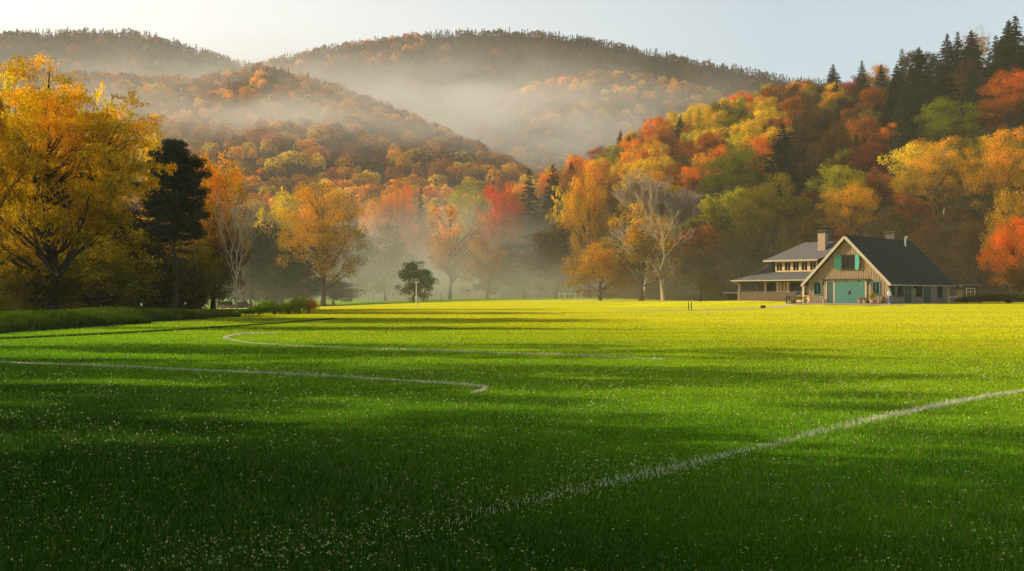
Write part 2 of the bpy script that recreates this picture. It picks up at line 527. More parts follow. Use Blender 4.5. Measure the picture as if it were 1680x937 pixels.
ld = bpy.data.lights.new('sun', 'SUN'); ld.energy = 5.0; ld.angle = R(0.55); ld.color = (1.0, 0.80, 0.50)
sun = bpy.data.objects.new('sun', ld); COL.objects.link(sun)
sdir = Vector((-math.sin(R(SUN_AZ))*math.cos(R(SUN_EL)), math.cos(R(SUN_AZ))*math.cos(R(SUN_EL)), math.sin(R(SUN_EL))))
sun.rotation_euler = sdir.to_track_quat('Z', 'Y').to_euler()
sun.location = (-60, 40, 60)

# ------------------------------------------------------------------ ground
HC = (45.5, 121.0)
def ground_z(x, y):
    x = np.asarray(x, float); y = np.asarray(y, float)
    z = 0.85*ss(115, 230, y)*ss(-60, 0, x)
    dip = np.exp(-((x+70)/48)**2-((y-225)/75)**2)
    z = z-1.75*dip
    d = np.hypot((x-HC[0])*0.9, y-HC[1])
    s_ = -((x-42.3)+(y-112.0))*0.7071          # metres in front of the house's gable
    z = z+(0.6*(1-0.68*ss(0.3, 5.0, s_)-0.32*ss(5, 30, s_))-z)*ss(48, 26, d)
    porch = np.hypot((x-31)/9, (y-128)/9)
    z = z+0.30*np.exp(-porch**2)
    return z
gz = lambda x, y: float(ground_z(x, y))

def graded(a, b, fine0, fine1, d0, growth):
    xs = [fine0]
    while xs[-1] < fine1: xs.append(xs[-1]+d0)
    d = d0
    while xs[-1] < b: d *= growth; xs.append(xs[-1]+d)
    d = d0; lo = [fine0]
    while lo[-1] > a: d *= growth; lo.append(lo[-1]-d)
    return np.array(lo[::-1][:-1]+xs)

def grid_mesh(name, X, Y, Z):
    n, m = X.shape
    V = np.stack([X, Y, Z], -1).reshape(-1, 3)
    i = np.arange(n*m).reshape(n, m)
    Q = np.stack([i[:-1, :-1], i[:-1, 1:], i[1:, 1:], i[1:, :-1]], -1).reshape(-1, 4)
    me = mesh_np(name, V, [Q])
    me.polygons.foreach_set('use_smooth', [True]*len(me.polygons))
    return me

def painted_light(nd, L, pos):
    """0 where tree shade is painted into the grass colour; 1 where sunshine is"""
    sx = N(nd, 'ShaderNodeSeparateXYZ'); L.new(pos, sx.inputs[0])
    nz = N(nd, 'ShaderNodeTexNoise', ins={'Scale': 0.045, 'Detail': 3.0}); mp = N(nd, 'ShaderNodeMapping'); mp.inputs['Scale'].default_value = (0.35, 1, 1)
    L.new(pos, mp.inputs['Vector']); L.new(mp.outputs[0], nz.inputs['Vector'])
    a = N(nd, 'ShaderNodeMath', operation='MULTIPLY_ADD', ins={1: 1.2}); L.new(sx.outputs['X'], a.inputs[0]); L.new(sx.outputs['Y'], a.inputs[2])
    # the wood's floor, its dark soil and shade both painted in
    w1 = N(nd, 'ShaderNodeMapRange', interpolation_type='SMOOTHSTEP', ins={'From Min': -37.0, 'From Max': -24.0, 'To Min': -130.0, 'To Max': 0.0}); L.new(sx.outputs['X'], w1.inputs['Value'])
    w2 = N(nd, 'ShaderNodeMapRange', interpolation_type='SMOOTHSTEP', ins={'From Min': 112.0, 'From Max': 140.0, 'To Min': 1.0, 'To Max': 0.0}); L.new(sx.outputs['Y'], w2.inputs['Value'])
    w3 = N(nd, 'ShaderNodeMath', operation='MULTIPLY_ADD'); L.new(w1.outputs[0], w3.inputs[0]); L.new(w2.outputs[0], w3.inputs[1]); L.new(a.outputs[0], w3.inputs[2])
    # far side: greens of tree shade and mist painted into the grass
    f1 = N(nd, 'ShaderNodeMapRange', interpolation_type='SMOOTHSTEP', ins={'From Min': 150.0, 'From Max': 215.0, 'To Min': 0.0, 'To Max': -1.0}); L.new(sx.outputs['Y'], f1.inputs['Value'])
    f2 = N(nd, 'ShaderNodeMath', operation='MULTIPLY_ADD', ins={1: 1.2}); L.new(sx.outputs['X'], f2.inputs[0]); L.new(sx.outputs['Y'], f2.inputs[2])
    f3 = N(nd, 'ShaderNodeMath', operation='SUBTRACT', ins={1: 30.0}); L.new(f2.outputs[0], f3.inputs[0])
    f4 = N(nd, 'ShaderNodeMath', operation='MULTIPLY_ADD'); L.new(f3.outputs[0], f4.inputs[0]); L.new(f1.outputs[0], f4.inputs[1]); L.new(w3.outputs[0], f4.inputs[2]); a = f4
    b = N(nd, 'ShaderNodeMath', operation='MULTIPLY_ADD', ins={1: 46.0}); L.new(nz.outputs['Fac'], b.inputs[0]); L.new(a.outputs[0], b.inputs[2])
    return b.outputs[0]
def ramp4(nd, stops):
    r = N(nd, 'ShaderNodeValToRGB'); e = r.color_ramp.elements
    e[0].position, e[0].color = stops[0][0], (*stops[0][1], 1); e[1].position, e[1].color = stops[-1][0], (*stops[-1][1], 1)
    for p_, c_ in stops[1:-1]:
        q = e.new(p_); q.color = (*c_, 1)
    return r
def lawn_mat():
    """mown turf with sun and shade in its colours, normals tilted toward the sun"""
    m, nt, nd, L = mat_new('turf')
    out = N(nd, 'ShaderNodeOutputMaterial')
    tc = N(nd, 'ShaderNodeTexCoord')
    lu = painted_light(nd, L, tc.outputs['Object'])
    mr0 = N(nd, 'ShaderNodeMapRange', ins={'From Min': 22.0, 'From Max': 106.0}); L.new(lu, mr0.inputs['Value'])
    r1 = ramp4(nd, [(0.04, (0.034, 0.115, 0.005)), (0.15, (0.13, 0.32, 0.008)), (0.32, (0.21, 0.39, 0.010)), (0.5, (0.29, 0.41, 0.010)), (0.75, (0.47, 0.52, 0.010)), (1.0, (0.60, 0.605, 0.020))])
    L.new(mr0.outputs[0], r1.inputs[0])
    n2 = N(nd, 'ShaderNodeTexNoise', ins={'Scale': 2.2, 'Detail': 5.0, 'Roughness': 0.7})
    mp2 = N(nd, 'ShaderNodeMapping'); mp2.inputs['Scale'].default_value = (1, 0.5, 1)
    L.new(tc.outputs['Object'], mp2.inputs['Vector']); L.new(mp2.outputs[0], n2.inputs['Vector'])
    mr = N(nd, 'ShaderNodeMapRange', ins={'From Min': 0.3, 'From Max': 0.7, 'To Min': 0.70, 'To Max': 1.16})
    L.new(n2.outputs['Fac'], mr.inputs['Value'])
    sc_ = N(nd, 'ShaderNodeVectorMath', operation='SCALE'); L.new(r1.outputs[0], sc_.inputs[0])
    n4 = N(nd, 'ShaderNodeTexNoise', ins={'Scale': 0.35, 'Detail': 3.0}); mp4 = N(nd, 'ShaderNodeMapping'); mp4.inputs['Scale'].default_value = (0.10, 1, 1)
    L.new(tc.outputs['Object'], mp4.inputs['Vector']); L.new(mp4.outputs[0], n4.inputs['Vector'])
    mr4 = N(nd, 'ShaderNodeMapRange', ins={'From Min': 0.35, 'From Max': 0.65, 'To Min': 0.80, 'To Max': 1.12}); L.new(n4.outputs['Fac'], mr4.inputs['Value'])
    mm4 = N(nd, 'ShaderNodeMath', operation='MULTIPLY'); L.new(mr.outputs[0], mm4.inputs[0]); L.new(mr4.outputs[0], mm4.inputs[1]); L.new(mm4.outputs[0], sc_.inputs['Scale'])
    n3 = N(nd, 'ShaderNodeTexWhiteNoise', noise_dimensions='3D')
    ms = N(nd, 'ShaderNodeVectorMath', operation='SCALE', ins={'Scale': 60.0}); L.new(tc.outputs['Object'], ms.inputs[0])
    fl = N(nd, 'ShaderNodeVectorMath', operation='FLOOR'); L.new(ms.outputs[0], fl.inputs[0]); L.new(fl.outputs[0], n3.inputs['Vector'])
    sb = N(nd, 'ShaderNodeVectorMath', operation='SUBTRACT'); sb.inputs[1].default_value = (1.05, 0.62, -0.25); L.new(n3.outputs['Color'], sb.inputs[0])
    nm = N(nd, 'ShaderNodeVectorMath', operation='NORMALIZE'); L.new(sb.outputs[0], nm.inputs[0])
    d = N(nd, 'ShaderNodeBsdfDiffuse'); L.new(sc_.outputs[0], d.inputs['Color']); L.new(nm.outputs[0], d.inputs['Normal'])
    L.new(d.outputs[0], out.inputs['Surface'])
    return m
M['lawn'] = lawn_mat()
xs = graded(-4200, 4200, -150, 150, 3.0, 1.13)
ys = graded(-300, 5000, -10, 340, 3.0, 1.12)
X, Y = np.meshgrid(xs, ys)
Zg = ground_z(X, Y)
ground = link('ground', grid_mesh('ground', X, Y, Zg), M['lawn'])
tag(ground, 'flat mown sports field lawn filling the valley floor', None, kind='structure')

# ------------------------------------------------------------------ hills
def interp(ctrl, px, k):
    c = np.array(ctrl, float)
    return np.interp(px, c[:, 0], c[:, k])
HILLS = {
 'right': dict(c=[(740,490,400,340),(800,440,410,320),(860,345,430,300),(960,292,430,245),(1050,250,430,195),(1200,208,410,172),(1400,172,380,162),(1500,146,360,158),(1600,120,340,155),(1700,98,330,155),(1900,60,320,150),(2300,30,300,150),(2700,30,300,150)], drop=0.22, p=1.0),
 'mid': dict(c=[(-500,110,980,430),(0,126,1000,430),(330,140,980,430),(430,122,980,430),(530,147,960,430),(620,178,930,430),(700,214,880,430),(790,255,800,440),(850,290,730,440),(950,345,680,460),(1100,430,640,470),(1200,489,640,480)], drop=0.3, p=0.85),
 'farleft': dict(c=[(-600,60,1600,1050),(0,62,1600,1050),(200,60,1600,1050),(250,66,1600,1050),(350,97,1600,1050),(420,118,1600,1050),(520,155,1600,1050),(600,200,1550,1050),(760,300,1500,1050)], drop=0.25, p=0.9),
 'knoll': dict(c=[(640,290,1050,720),(720,250,1150,720),(800,190,1200,720),(870,150,1200,720),(980,127,1200,720),(1080,137,1200,720),(1200,168,1200,720),(1300,195,1200,720),(1450,235,1200,720),(1650,320,1200,720)], drop=0.3, p=0.8),
 'far': dict(c=[(100,190,2000,1350),(300,150,2000,1350),(430,110,2000,1350),(520,88,2000,1350),(620,72,2000,1350),(700,63,2000,1350),(800,58,2000,1350),(900,62,2000,1350),(1000,78,2000,1350),(1150,108,2000,1350),(1300,137,2000,1350),(1400,150,2000,1350),(1600,180,2000,1350),(1900,215,2000,1350)], drop=0.3, p=0.9),
}
def hill_z(h, px, Y):
    H = HILLS[h]
    py = interp(H['c'], px, 1); Yr = interp(H['c'], px, 2); Y0 = interp(H['c'], px, 3)
    zr = CAMZ+(HY-py)/F*Yr
    t = np.clip((Y-Y0)/(Yr-Y0), 0, 1)
    f = np.sin(t*math.pi/2)*0.35+t*0.65
    f = f**(1/H['p'])
    x = (px-CX)/F*Y
    und = (np.sin(x*0.021+Y*0.013)+np.sin(x*0.043-Y*0.027+1.3)+np.sin(Y*0.05+x*0.011))*0.02*zr*np.sin(t*math.pi)
    z = -2+(zr+2)*f+und
    z = np.where(Y > Yr, zr-(Y-Yr)*H['drop'], z)
    return np.where(Y < Y0, -2, z)

def soil_mat(name, c0, c1, scale):
    m, nt, nd, L = mat_new(name)
    out = N(nd, 'ShaderNodeOutputMaterial'); tc = N(nd, 'ShaderNodeTexCoord')
    nz = N(nd, 'ShaderNodeTexNoise', ins={'Scale': scale, 'Detail': 6.0}); L.new(tc.outputs['Object'], nz.inputs['Vector'])
    r = N(nd, 'ShaderNodeValToRGB'); r.color_ramp.elements[0].position = .35; r.color_ramp.elements[1].position = .65
    r.color_ramp.elements[0].color = (*c0, 1); r.color_ramp.elements[1].color = (*c1, 1)
    L.new(nz.outputs['Fac'], r.inputs[0])
    d = N(nd, 'ShaderNodeBsdfDiffuse'); L.new(r.outputs[0], d.inputs['Color'])
    L.new(d.outputs[0], out.inputs['Surface'])
    return m
M['soil_near'] = soil_mat('forest_floor', (0.022, 0.026, 0.010), (0.05, 0.035, 0.015), 0.25)
M['soil_far'] = soil_mat('far_forest_floor', (0.05, 0.032, 0.014), (0.085, 0.045, 0.018), 0.05)
HL = {'right': ('hill', 'steep wooded hillside of bright autumn trees rising behind the house'), 'mid': ('hill', 'hazy wooded hill with a spur running down into the valley'),
      'farleft': ('hill', 'tall pale ridge wrapped in morning haze beneath the brightest sky'), 'knoll': ('hill', 'low rounded russet hill in the middle of the valley'), 'far': ('hill', 'long dark mountain ridge on the horizon')}
for h, H in HILLS.items():
    c = np.array(H['c'], float)
    p = np.arange(c[0, 0], c[-1, 0]+1, 14.0)
    fr = np.concatenate([[-0.02], np.linspace(0, 1, 56)])
    Y0c, Yrc = interp(H['c'], p, 3), interp(H['c'], p, 2)
    YY = Y0c[None, :]+(Yrc-Y0c)[None, :]*fr[:, None]
    YY = np.concatenate([YY, Yrc[None, :]+np.linspace(12, 350, 10)[:, None]])
    P = np.repeat(p[None, :], len(YY), axis=0)
    Z = hill_z(h, P, YY)
    Xh = (P-CX)/F*YY
    o = link('hill', grid_mesh('hill', Xh, YY, Z), M['soil_near'] if h == 'right' else M['soil_far'])
    tag(o, HL[h][1], None, kind='structure')

# ------------------------------------------------------------------ far forests: each hill's woods as one mass
def crown_proto(seed, n, size, kind='round'):
    g = np.random.default_rng(seed)
    if kind == 'round':
        d = unit(n, g); d[:, 2] = np.abs(d[:, 2])*1.0-0.25*(g.random(n) < 0.35)
        d /= np.linalg.norm(d, axis=1, keepdims=True)
        k = 7; cc = unit(k, g); cc[:, 2] = np.abs(cc[:, 2])
        near = np.max(d @ cc.T, axis=1)
        r = (0.80+0.25*np.clip((near-0.6)/0.4, 0, 1))*(0.80+0.24*g.random(n))
        P = d*r[:, None]*np.array([.46, .46, .52]); P[:, 2] += 0.46; P[:, 2] = np.clip(P[:, 2], 0.02, 1.05)
        o_ = d+0.8*cc[np.argmax(d @ cc.T, axis=1)]
        V, Q = leaf_quads(P, np.full(n, size), g, out=o_/np.linalg.norm(o_, axis=1, keepdims=True), bias=2.6, up=0.4, aspect=0.8)
    else:
        t = g.random(n)**1.25; a = g.random(n)*6.28
        r = 0.26*(1-t)**0.85*(0.55+0.45*g.random(n))*(0.75+0.35*np.sin(t*38))
        P = np.stack([r*np.cos(a), r*np.sin(a), t*0.98], 1)
        dd = np.stack([np.cos(a), np.sin(a), np.full(n, 0.25)], 1)
        V, Q = leaf_quads(P, np.full(n, size), g, out=dd, bias=1.2, up=0.2, aspect=0.5)
    return V.reshape(n, 4, 3)

def forest(name, h, label, spacing, hgt, palette, conif, protos, cprotos, seed, extra_ridge=0, pxr=None, skip=None, wid=1.0, ridge_conif=None):
    g = np.random.default_rng(seed)
    H = HILLS[h]; c = np.array(H['c'], float)
    px0, px1 = pxr or (c[0, 0], c[-1, 0])
    Ymin, Ymax = c[:, 3].min(), c[:, 2].max()+25
    pts = []
    yv = Ymin+3
    while yv < Ymax:
        xa, xb = (px0-CX)/F*yv, (px1-CX)/F*yv
        xv = np.arange(xa, xb, spacing)
        xv = xv+g.uniform(-.42, .42, len(xv))*spacing
        y2 = yv+g.uniform(-.42, .42, len(xv))*spacing
        pts.append(np.stack([xv, y2], 1)); yv += spacing*0.9
    pts = np.concatenate(pts)
    px = CX+pts[:, 0]/pts[:, 1]*F
    Yr = interp(H['c'], px, 2); Y0 = interp(H['c'], px, 3)
    ok = (pts[:, 1] > Y0+2) & (pts[:, 1] < Yr+12)
    pts, px = pts[ok], px[ok]
    if extra_ridge:
        pr = np.arange(px0, px1, extra_ridge)+0.0
        pr = pr+g.uniform(-.5, .5, len(pr))*extra_ridge
        yr = interp(H['c'], pr, 2)+g.uniform(-6, 6, len(pr))
        pts = np.concatenate([pts, np.stack([(pr-CX)/F*yr, yr], 1)]); px = np.concatenate([px, pr])
    t = (pts[:, 1]-interp(H['c'], px, 3))/(interp(H['c'], px, 2)-interp(H['c'], px, 3))
    z = hill_z(h, px, pts[:, 1])
    VV = []; TT = []
    for i in range(len(pts)):
        if skip and skip(pts[i, 0], pts[i, 1]): continue
        pc = conif(px[i], t[i])
        isc = g.random() < pc
        pr = (cprotos if isc else protos); V = pr[g.integers(len(pr))]
        a = g.random()*6.28; ca, sa = math.cos(a), math.sin(a)
        s = hgt*(g.uniform(.58, 1.32) if t[i] < 0.97 else g.uniform(.5, 1.2))*(0.9 if isc else 1)
        wd = s*wid*g.uniform(.78, 1.25)*(1.15 if isc else 1)
        v = np.empty_like(V)
        v[..., 0] = (V[..., 0]*ca-V[..., 1]*sa)*wd+pts[i, 0]
        v[..., 1] = (V[..., 0]*sa+V[..., 1]*ca)*wd+pts[i, 1]
        v[..., 2] = V[..., 2]*s+z[i]-(0.22 if t[i] < 0.97 else 0.32)*s*(0.4 if isc else 1)
        col = np.array(C_['dark'] if isc else palette(px[i], t[i], g))*g.uniform(.7, 1.25)
        shade = 0.35+0.85*np.clip(V[..., 2].mean(axis=1), 0, 1)  # self-shading painted into the tint, darker toward the crown base
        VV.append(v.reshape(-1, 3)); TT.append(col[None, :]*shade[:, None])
    V = np.concatenate(VV); T = np.concatenate(TT)
    n = len(T)
    me = mesh_np(name, V, [np.arange(n*4).reshape(n, 4)])
    at = me.attributes.new('tint', 'FLOAT_COLOR', 'FACE')
    at.data.foreach_set('color', np.concatenate([T, np.ones((n, 1))], 1).astype(np.float32).ravel())
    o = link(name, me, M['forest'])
    tag(o, label, None, kind='stuff')
    print(name, len(VV), 'trees', n, 'leaves')
    return o

def pick(g, *opts):
    names = [o[0] for o in opts]; w_ = np.array([o[1] for o in opts], float)
    return C_[names[g.choice(len(names), p=w_/w_.sum())]]
pr_mid = [crown_proto(100+i, 320, 0.10) for i in range(6)]
pr_far = [crown_proto(120+i, 90, 0.17) for i in range(5)]
cp_mid = [crown_proto(140+i, 170, 0.10, 'cone') for i in range(3)]
cp_far = [crown_proto(150+i, 70, 0.13, 'cone') for i in range(4)]
forest('forest', 'mid', 'hazy golden and russet wood covering the middle hill and its spur', 11.0, 13.5,
       lambda p, t, g: pick(g, ('gold', 2.6), ('amber', 4), ('orange', 1.4), ('rust', 1.8), ('yellow', .7), ('olive', .4), ('brown', .8)) if t < 0.45 else pick(g, ('amber', 2.0), ('gold', .6), ('rust', 3), ('brown', 2), ('olive', .4)),
       lambda p, t: 0.01 if t < 0.9 else (0.30 if p < 640 else 0.08), pr_mid, cp_mid, 31, extra_ridge=6, wid=1.0, pxr=(-150, 1120))
forest('forest', 'farleft', 'misty brown wood on the tall pale ridge', 15, 18,
       lambda p, t, g: pick(g, ('rust', 1.4), ('brown', 4), ('darkbrown', 2)), lambda p, t: 0.25 if t < 0.85 else 0.7, pr_far, cp_far, 33, extra_ridge=3.2, pxr=(-150, 640))
forest('forest', 'knoll', 'soft orange and tan wood on the low rounded hill', 12.5, 16,
       lambda p, t, g: pick(g, ('amber', 2), ('gold', 1.0), ('rust', 3), ('olive', 1.2), ('brown', 1.4)), lambda p, t: 0.05 if p > 860 or t < 0.6 else 0.5, pr_mid, cp_mid, 35, extra_ridge=5, pxr=(640, 1480))
forest('forest', 'far', 'dark conifer wood along the long mountain ridge', 19, 21,
       lambda p, t, g: pick(g, ('rust', .5), ('brown', 2), ('darkbrown', 4)) if p > 700 or t < 0.8 else pick(g, ('rust', 3), ('amber', 1.2), ('brown', 2)), lambda p, t: 0.72 if p > 700 or t < 0.8 else 0.3, pr_far, cp_far, 37, extra_ridge=3.0, pxr=(330, 1480))
# ------------------------------------------------------------------ individual trees
def terrain(x, Y):
    z = gz(x, Y)
    px = CX+x/Y*F
    if px > 745: z = max(z, float(hill_z('right', np.array([px]), np.array([Y]))[0]))
    if px < 1000: z = max(z, float(hill_z('mid', np.array([px]), np.array([Y]))[0]))
    return z

bm_, lm_, nm_ = M['bark'], M['leaf'], M['needle']
P_near = [broadleaf(11, 16, 13, 0.02, 190, 95000, 0.145, (0.10, 0.20), 0.42, 0.5, 60, 0.018, spray=True, lumpy=0.2, nside=8),
          broadleaf(12, 16, 12, 0.10, 130, 70000, 0.145, (0.10, 0.20), 0.42, 0.5, 50, 0.018, spray=True, lumpy=0.25, sparse=0.12, nside=8)]
P_feat = [broadleaf(20+i, 10, 9, [0.10, 0.2, 0.14, 0.08, 0.16][i], 95, 16000, 0.195, (0.15, 0.27), 0.4, [0.6, 1.0, 0.2, 0.9, 0.5][i], 34, 0.02, spray=i in (1, 3), lumpy=[.18, .26, .14, .3, .2][i]) for i in range(5)]
P_low = [broadleaf(50+i, 10, 9, -0.02, 85, 15000, 0.215, (0.18, 0.30), 0.4, [0.9, 0.5, 1.2][i], 16, 0.018, lumpy=[.14, .2, .25][i]) for i in range(3)]
P_thin = broadleaf(58, 10, 9, 0.2, 60, 3600, 0.22, (0.10, 0.2), 0.36, 0.3, 40, 0.016, sparse=0.5, lumpy=0.3)
P_fine = [broadleaf(55+i, 10, 9, [0.10, 0.16][i], 120, 30000, 0.125, (0.13, 0.23), 0.4, [0.5, 0.8][i], 44, 0.02, lumpy=[.16, .2][i], nside=8) for i in range(2)]
P_spar = [broadleaf(40+i, 10, 9, 0.12, 66, 8500, 0.215, (0.13, 0.24), 0.38, 0.4, 46, 0.02, sparse=0.25, lumpy=0.3) for i in range(2)]
P_hill = [broadleaf(60+i, 10, 9, 0.10, 46, 8500, 0.27, (0.20, 0.34), 0.34, [0.7, 0.9, 0.5, 0.8, 1.1, 0.6][i], 14, 0.02, lumpy=[.12, .18, .08, .2, .14, .12][i], bias=1.7) for i in range(6)]
P_con = [conifer(80+i, 12, [5.0, 4.2, 5.8][i], 0.05, 38, 11, 34, 0.55, [0.25, 0.35, 0.2][i], [0.85, 0.75, 1.0][i], 0.3) for i in range(3)]
P_pine = pine(90, 14.5, 5.6)
P_bare = [bare(95, 11, 0.42, 6, 0.013, up=0.45, fork=0.34, split=(2, 3), minr=0.012), bare(97, 12, 0.55, 6, 0.018, up=0.2, fork=0.27, minr=0.016)]
P_twig = bare(101, 12, 0.40, 6, 0.02, (3, 3), 0.30, twigs=9000, up=0.45, twl=0.75)

KEYS = []      # landmarks for the labels: (px, py, phrase)
TREES = []     # (root, px, py centre, rx px, ry px, Y, auto colour or None)
OCC = []
def feature(px, top, Y, wpx, col, proto, label, key=None, name='autumn_tree', zoff=0.0, wref=9.0, href=10.0, mats=None, parts=('trunk', 'crown'), mul=1.0, cat='tree', group=None):
    if px > 1000 and Y > 195 and not name.startswith('bare'):       # stand it where the slope gives it its natural height
        want = (1.9 if name == 'conifer' else 1.02)*wpx
        ys = np.arange(max(170, Y-70), min(430, Y+60), 2.0)
        bs = [HY-(terrain(wx(px, q), q)-CAMZ)/q*F-top for q in ys]
        Y = float(ys[int(np.argmin([abs(b_-want)+0.05*abs(q-Y) for b_, q in zip(bs, ys)]))])
    x = wx(px, Y); z0 = terrain(x, Y)+zoff
    H = max(2.0, wz(top, Y)-z0); W = wpx/F*Y
    c = C_[col] if isinstance(col, str) else col
    c = tuple(min(1, v*mul) for v in c)
    r = set_tree(name, proto, mats or (bm_, lm_), (x, Y, z0-0.15), random.random()*6.28, (W/wref, W/wref, (H+0.15)/href), c, label, cat, group, parts)
    pyb = HY-(z0-CAMZ)/Y*F
    OCC.append((px, (top+pyb)/2, wpx/2, (pyb-top)/2, Y))
    if key: KEYS.append((px, (top*0.6+pyb*0.4), key))
    return r
PF = P_feat
con = dict(name='conifer', mats=(bm_, nm_), wref=5.0, href=12.0, cat='conifer')
def conif(px, top, Y, wpx, i, label, key=None, col='dark', mul=1.0):
    return feature(px, top, Y, wpx, col, P_con[i], label, key, mul=mul, **dict(con, wref=[5.0, 4.2, 5.8][i]))

# --- wood at the field's near side
feature(84, 112, 66, 335, (0.85, 0.53, 0.025), P_near[0], 'tall broad golden yellow tree with dark limbs behind the grass bank', 'the tall golden tree', wref=13, href=16)
feature(-72, 48, 50, 215, (0.76, 0.38, 0.02), P_near[1], 'orange leaved tree cut by the picture edge beside the tall golden tree', None, wref=12, href=16)
feature(150, 150, 98, 150, 'yellow', PF[1], 'yellow tree filling in behind the tall golden tree', None)
feature(25, 105, 92, 150, 'yellow', PF[3], 'pale yellow tree showing over the orange tree at the picture edge', None)
feature(258, 212, 118, 95, 'gold', PF[0], 'golden treetop peeping out between the tall golden tree and the dark pine', None)
feature(348, 255, 115, 125, 'amber', PF[2], 'glowing orange tree just behind the dark pine', 'the glowing orange tree', mul=1.1)
feature(285, 236, 88, 102, (0.030, 0.042, 0.020), P_pine, 'nearly black pine with a bare lower trunk beside golden trees', 'the dark pine', name='pine_tree', wref=5.6, href=14.5, mats=(bm_, nm_), cat='pine')
feature(388, 298, 95, 92, 'gold', P_bare[0], 'slim leafless tree with pale upright branches near the dark cars', 'the slim bare tree', name='bare_tree', wref=5.5, href=11, mats=(M['bark_pale'], lm_))
for px, top, Y, w_, col, i, lab in [
    (15, 345, 80, 210, 'olive', 2, 'low olive tree under the orange tree at the picture edge'),
    (160, 392, 76, 190, 'olive', 3, 'low spreading olive yellow tree right beneath the tall golden tree'),
    (226, 350, 96, 140, 'darkbrown', 0, 'shaded brown tree between the tall golden tree and the dark pine'),
    (318, 385, 100, 130, 'olive', 1, 'shaded olive tree at the foot of the dark pine'),
    (352, 340, 106, 110, 'brown', 4, 'reddish brown tree behind the slim bare tree'),
    (412, 348, 238, 100, (0.028, 0.04, 0.016), 2, 'dark green tree just past the slim bare tree'),
    (452, 366, 246, 120, (0.03, 0.042, 0.018), 0, 'dark green tree in front of the small yellow tree'),
    (488, 396, 236, 100, (0.03, 0.045, 0.018), 4, 'low dark green tree against the round copper tree'),
    (100, 300, 105, 160, 'olive', 4, 'olive tree deep in shade behind the trunk of the tall golden tree'),
    (190, 300, 112, 120, 'brown', 2, 'brown tree deep in the wood left of the dark pine'),
    (60, 420, 66, 150, (0.10, 0.09, 0.015), 1, 'low leafy growth at the trunk of the tall golden tree')]:
    feature(px, top, Y, w_, col, P_low[i % 3], lab.replace('left of', 'next to'))
for px, top, Y, w_, col, lab in [
    (-20, 430, 92, 150, 'darkbrown', 'dark thicket tree at the picture edge behind the grass bank'),
    (48, 405, 112, 150, 'dark', 'dark green thicket tree behind the trunk of the tall golden tree'),
    (118, 425, 100, 120, 'darkbrown', 'brown thicket tree beside the trunk of the tall golden tree'),
    (172, 440, 108, 110, 'dark', 'low dark thicket tree beneath the olive yellow tree'),
    (222, 430, 104, 110, (0.06, 0.05, 0.02), 'dusky thicket tree next to the foot of the dark pine'),
    (266, 425, 116, 100, 'dark', 'dark green thicket tree behind the foot of the dark pine'),
    (304, 432, 112, 80, 'darkbrown', 'brown thicket tree just past the foot of the dark pine'),
    (352, 432, 250, 90, (0.05, 0.055, 0.02), 'dusky green thicket tree behind the slim bare tree'),
    (402, 432, 256, 100, 'dark', 'dark green thicket tree behind the parked cars'),
    (446, 440, 252, 90, (0.05, 0.06, 0.025), 'dusky green thicket tree above the bank end bushes'),
    (492, 446, 260, 90, 'dark', 'dark green thicket tree at the foot of the round copper tree'),
    (548, 452, 262, 90, (0.06, 0.06, 0.03), 'dusky thicket tree just past the round copper tree')]:
    feature(px, top, Y, w_, col, P_low[len(lab) % 3], lab)
feature(462, 316, 255, 85, 'yellow', PF[1], 'small yellow tree behind dark trees next to the round copper tree', None)
feature(530, 298, 228, 150, 'amber', P_fine[0], 'round copper orange tree with a visible trunk standing at the field edge', 'the round copper tree', mul=0.9)
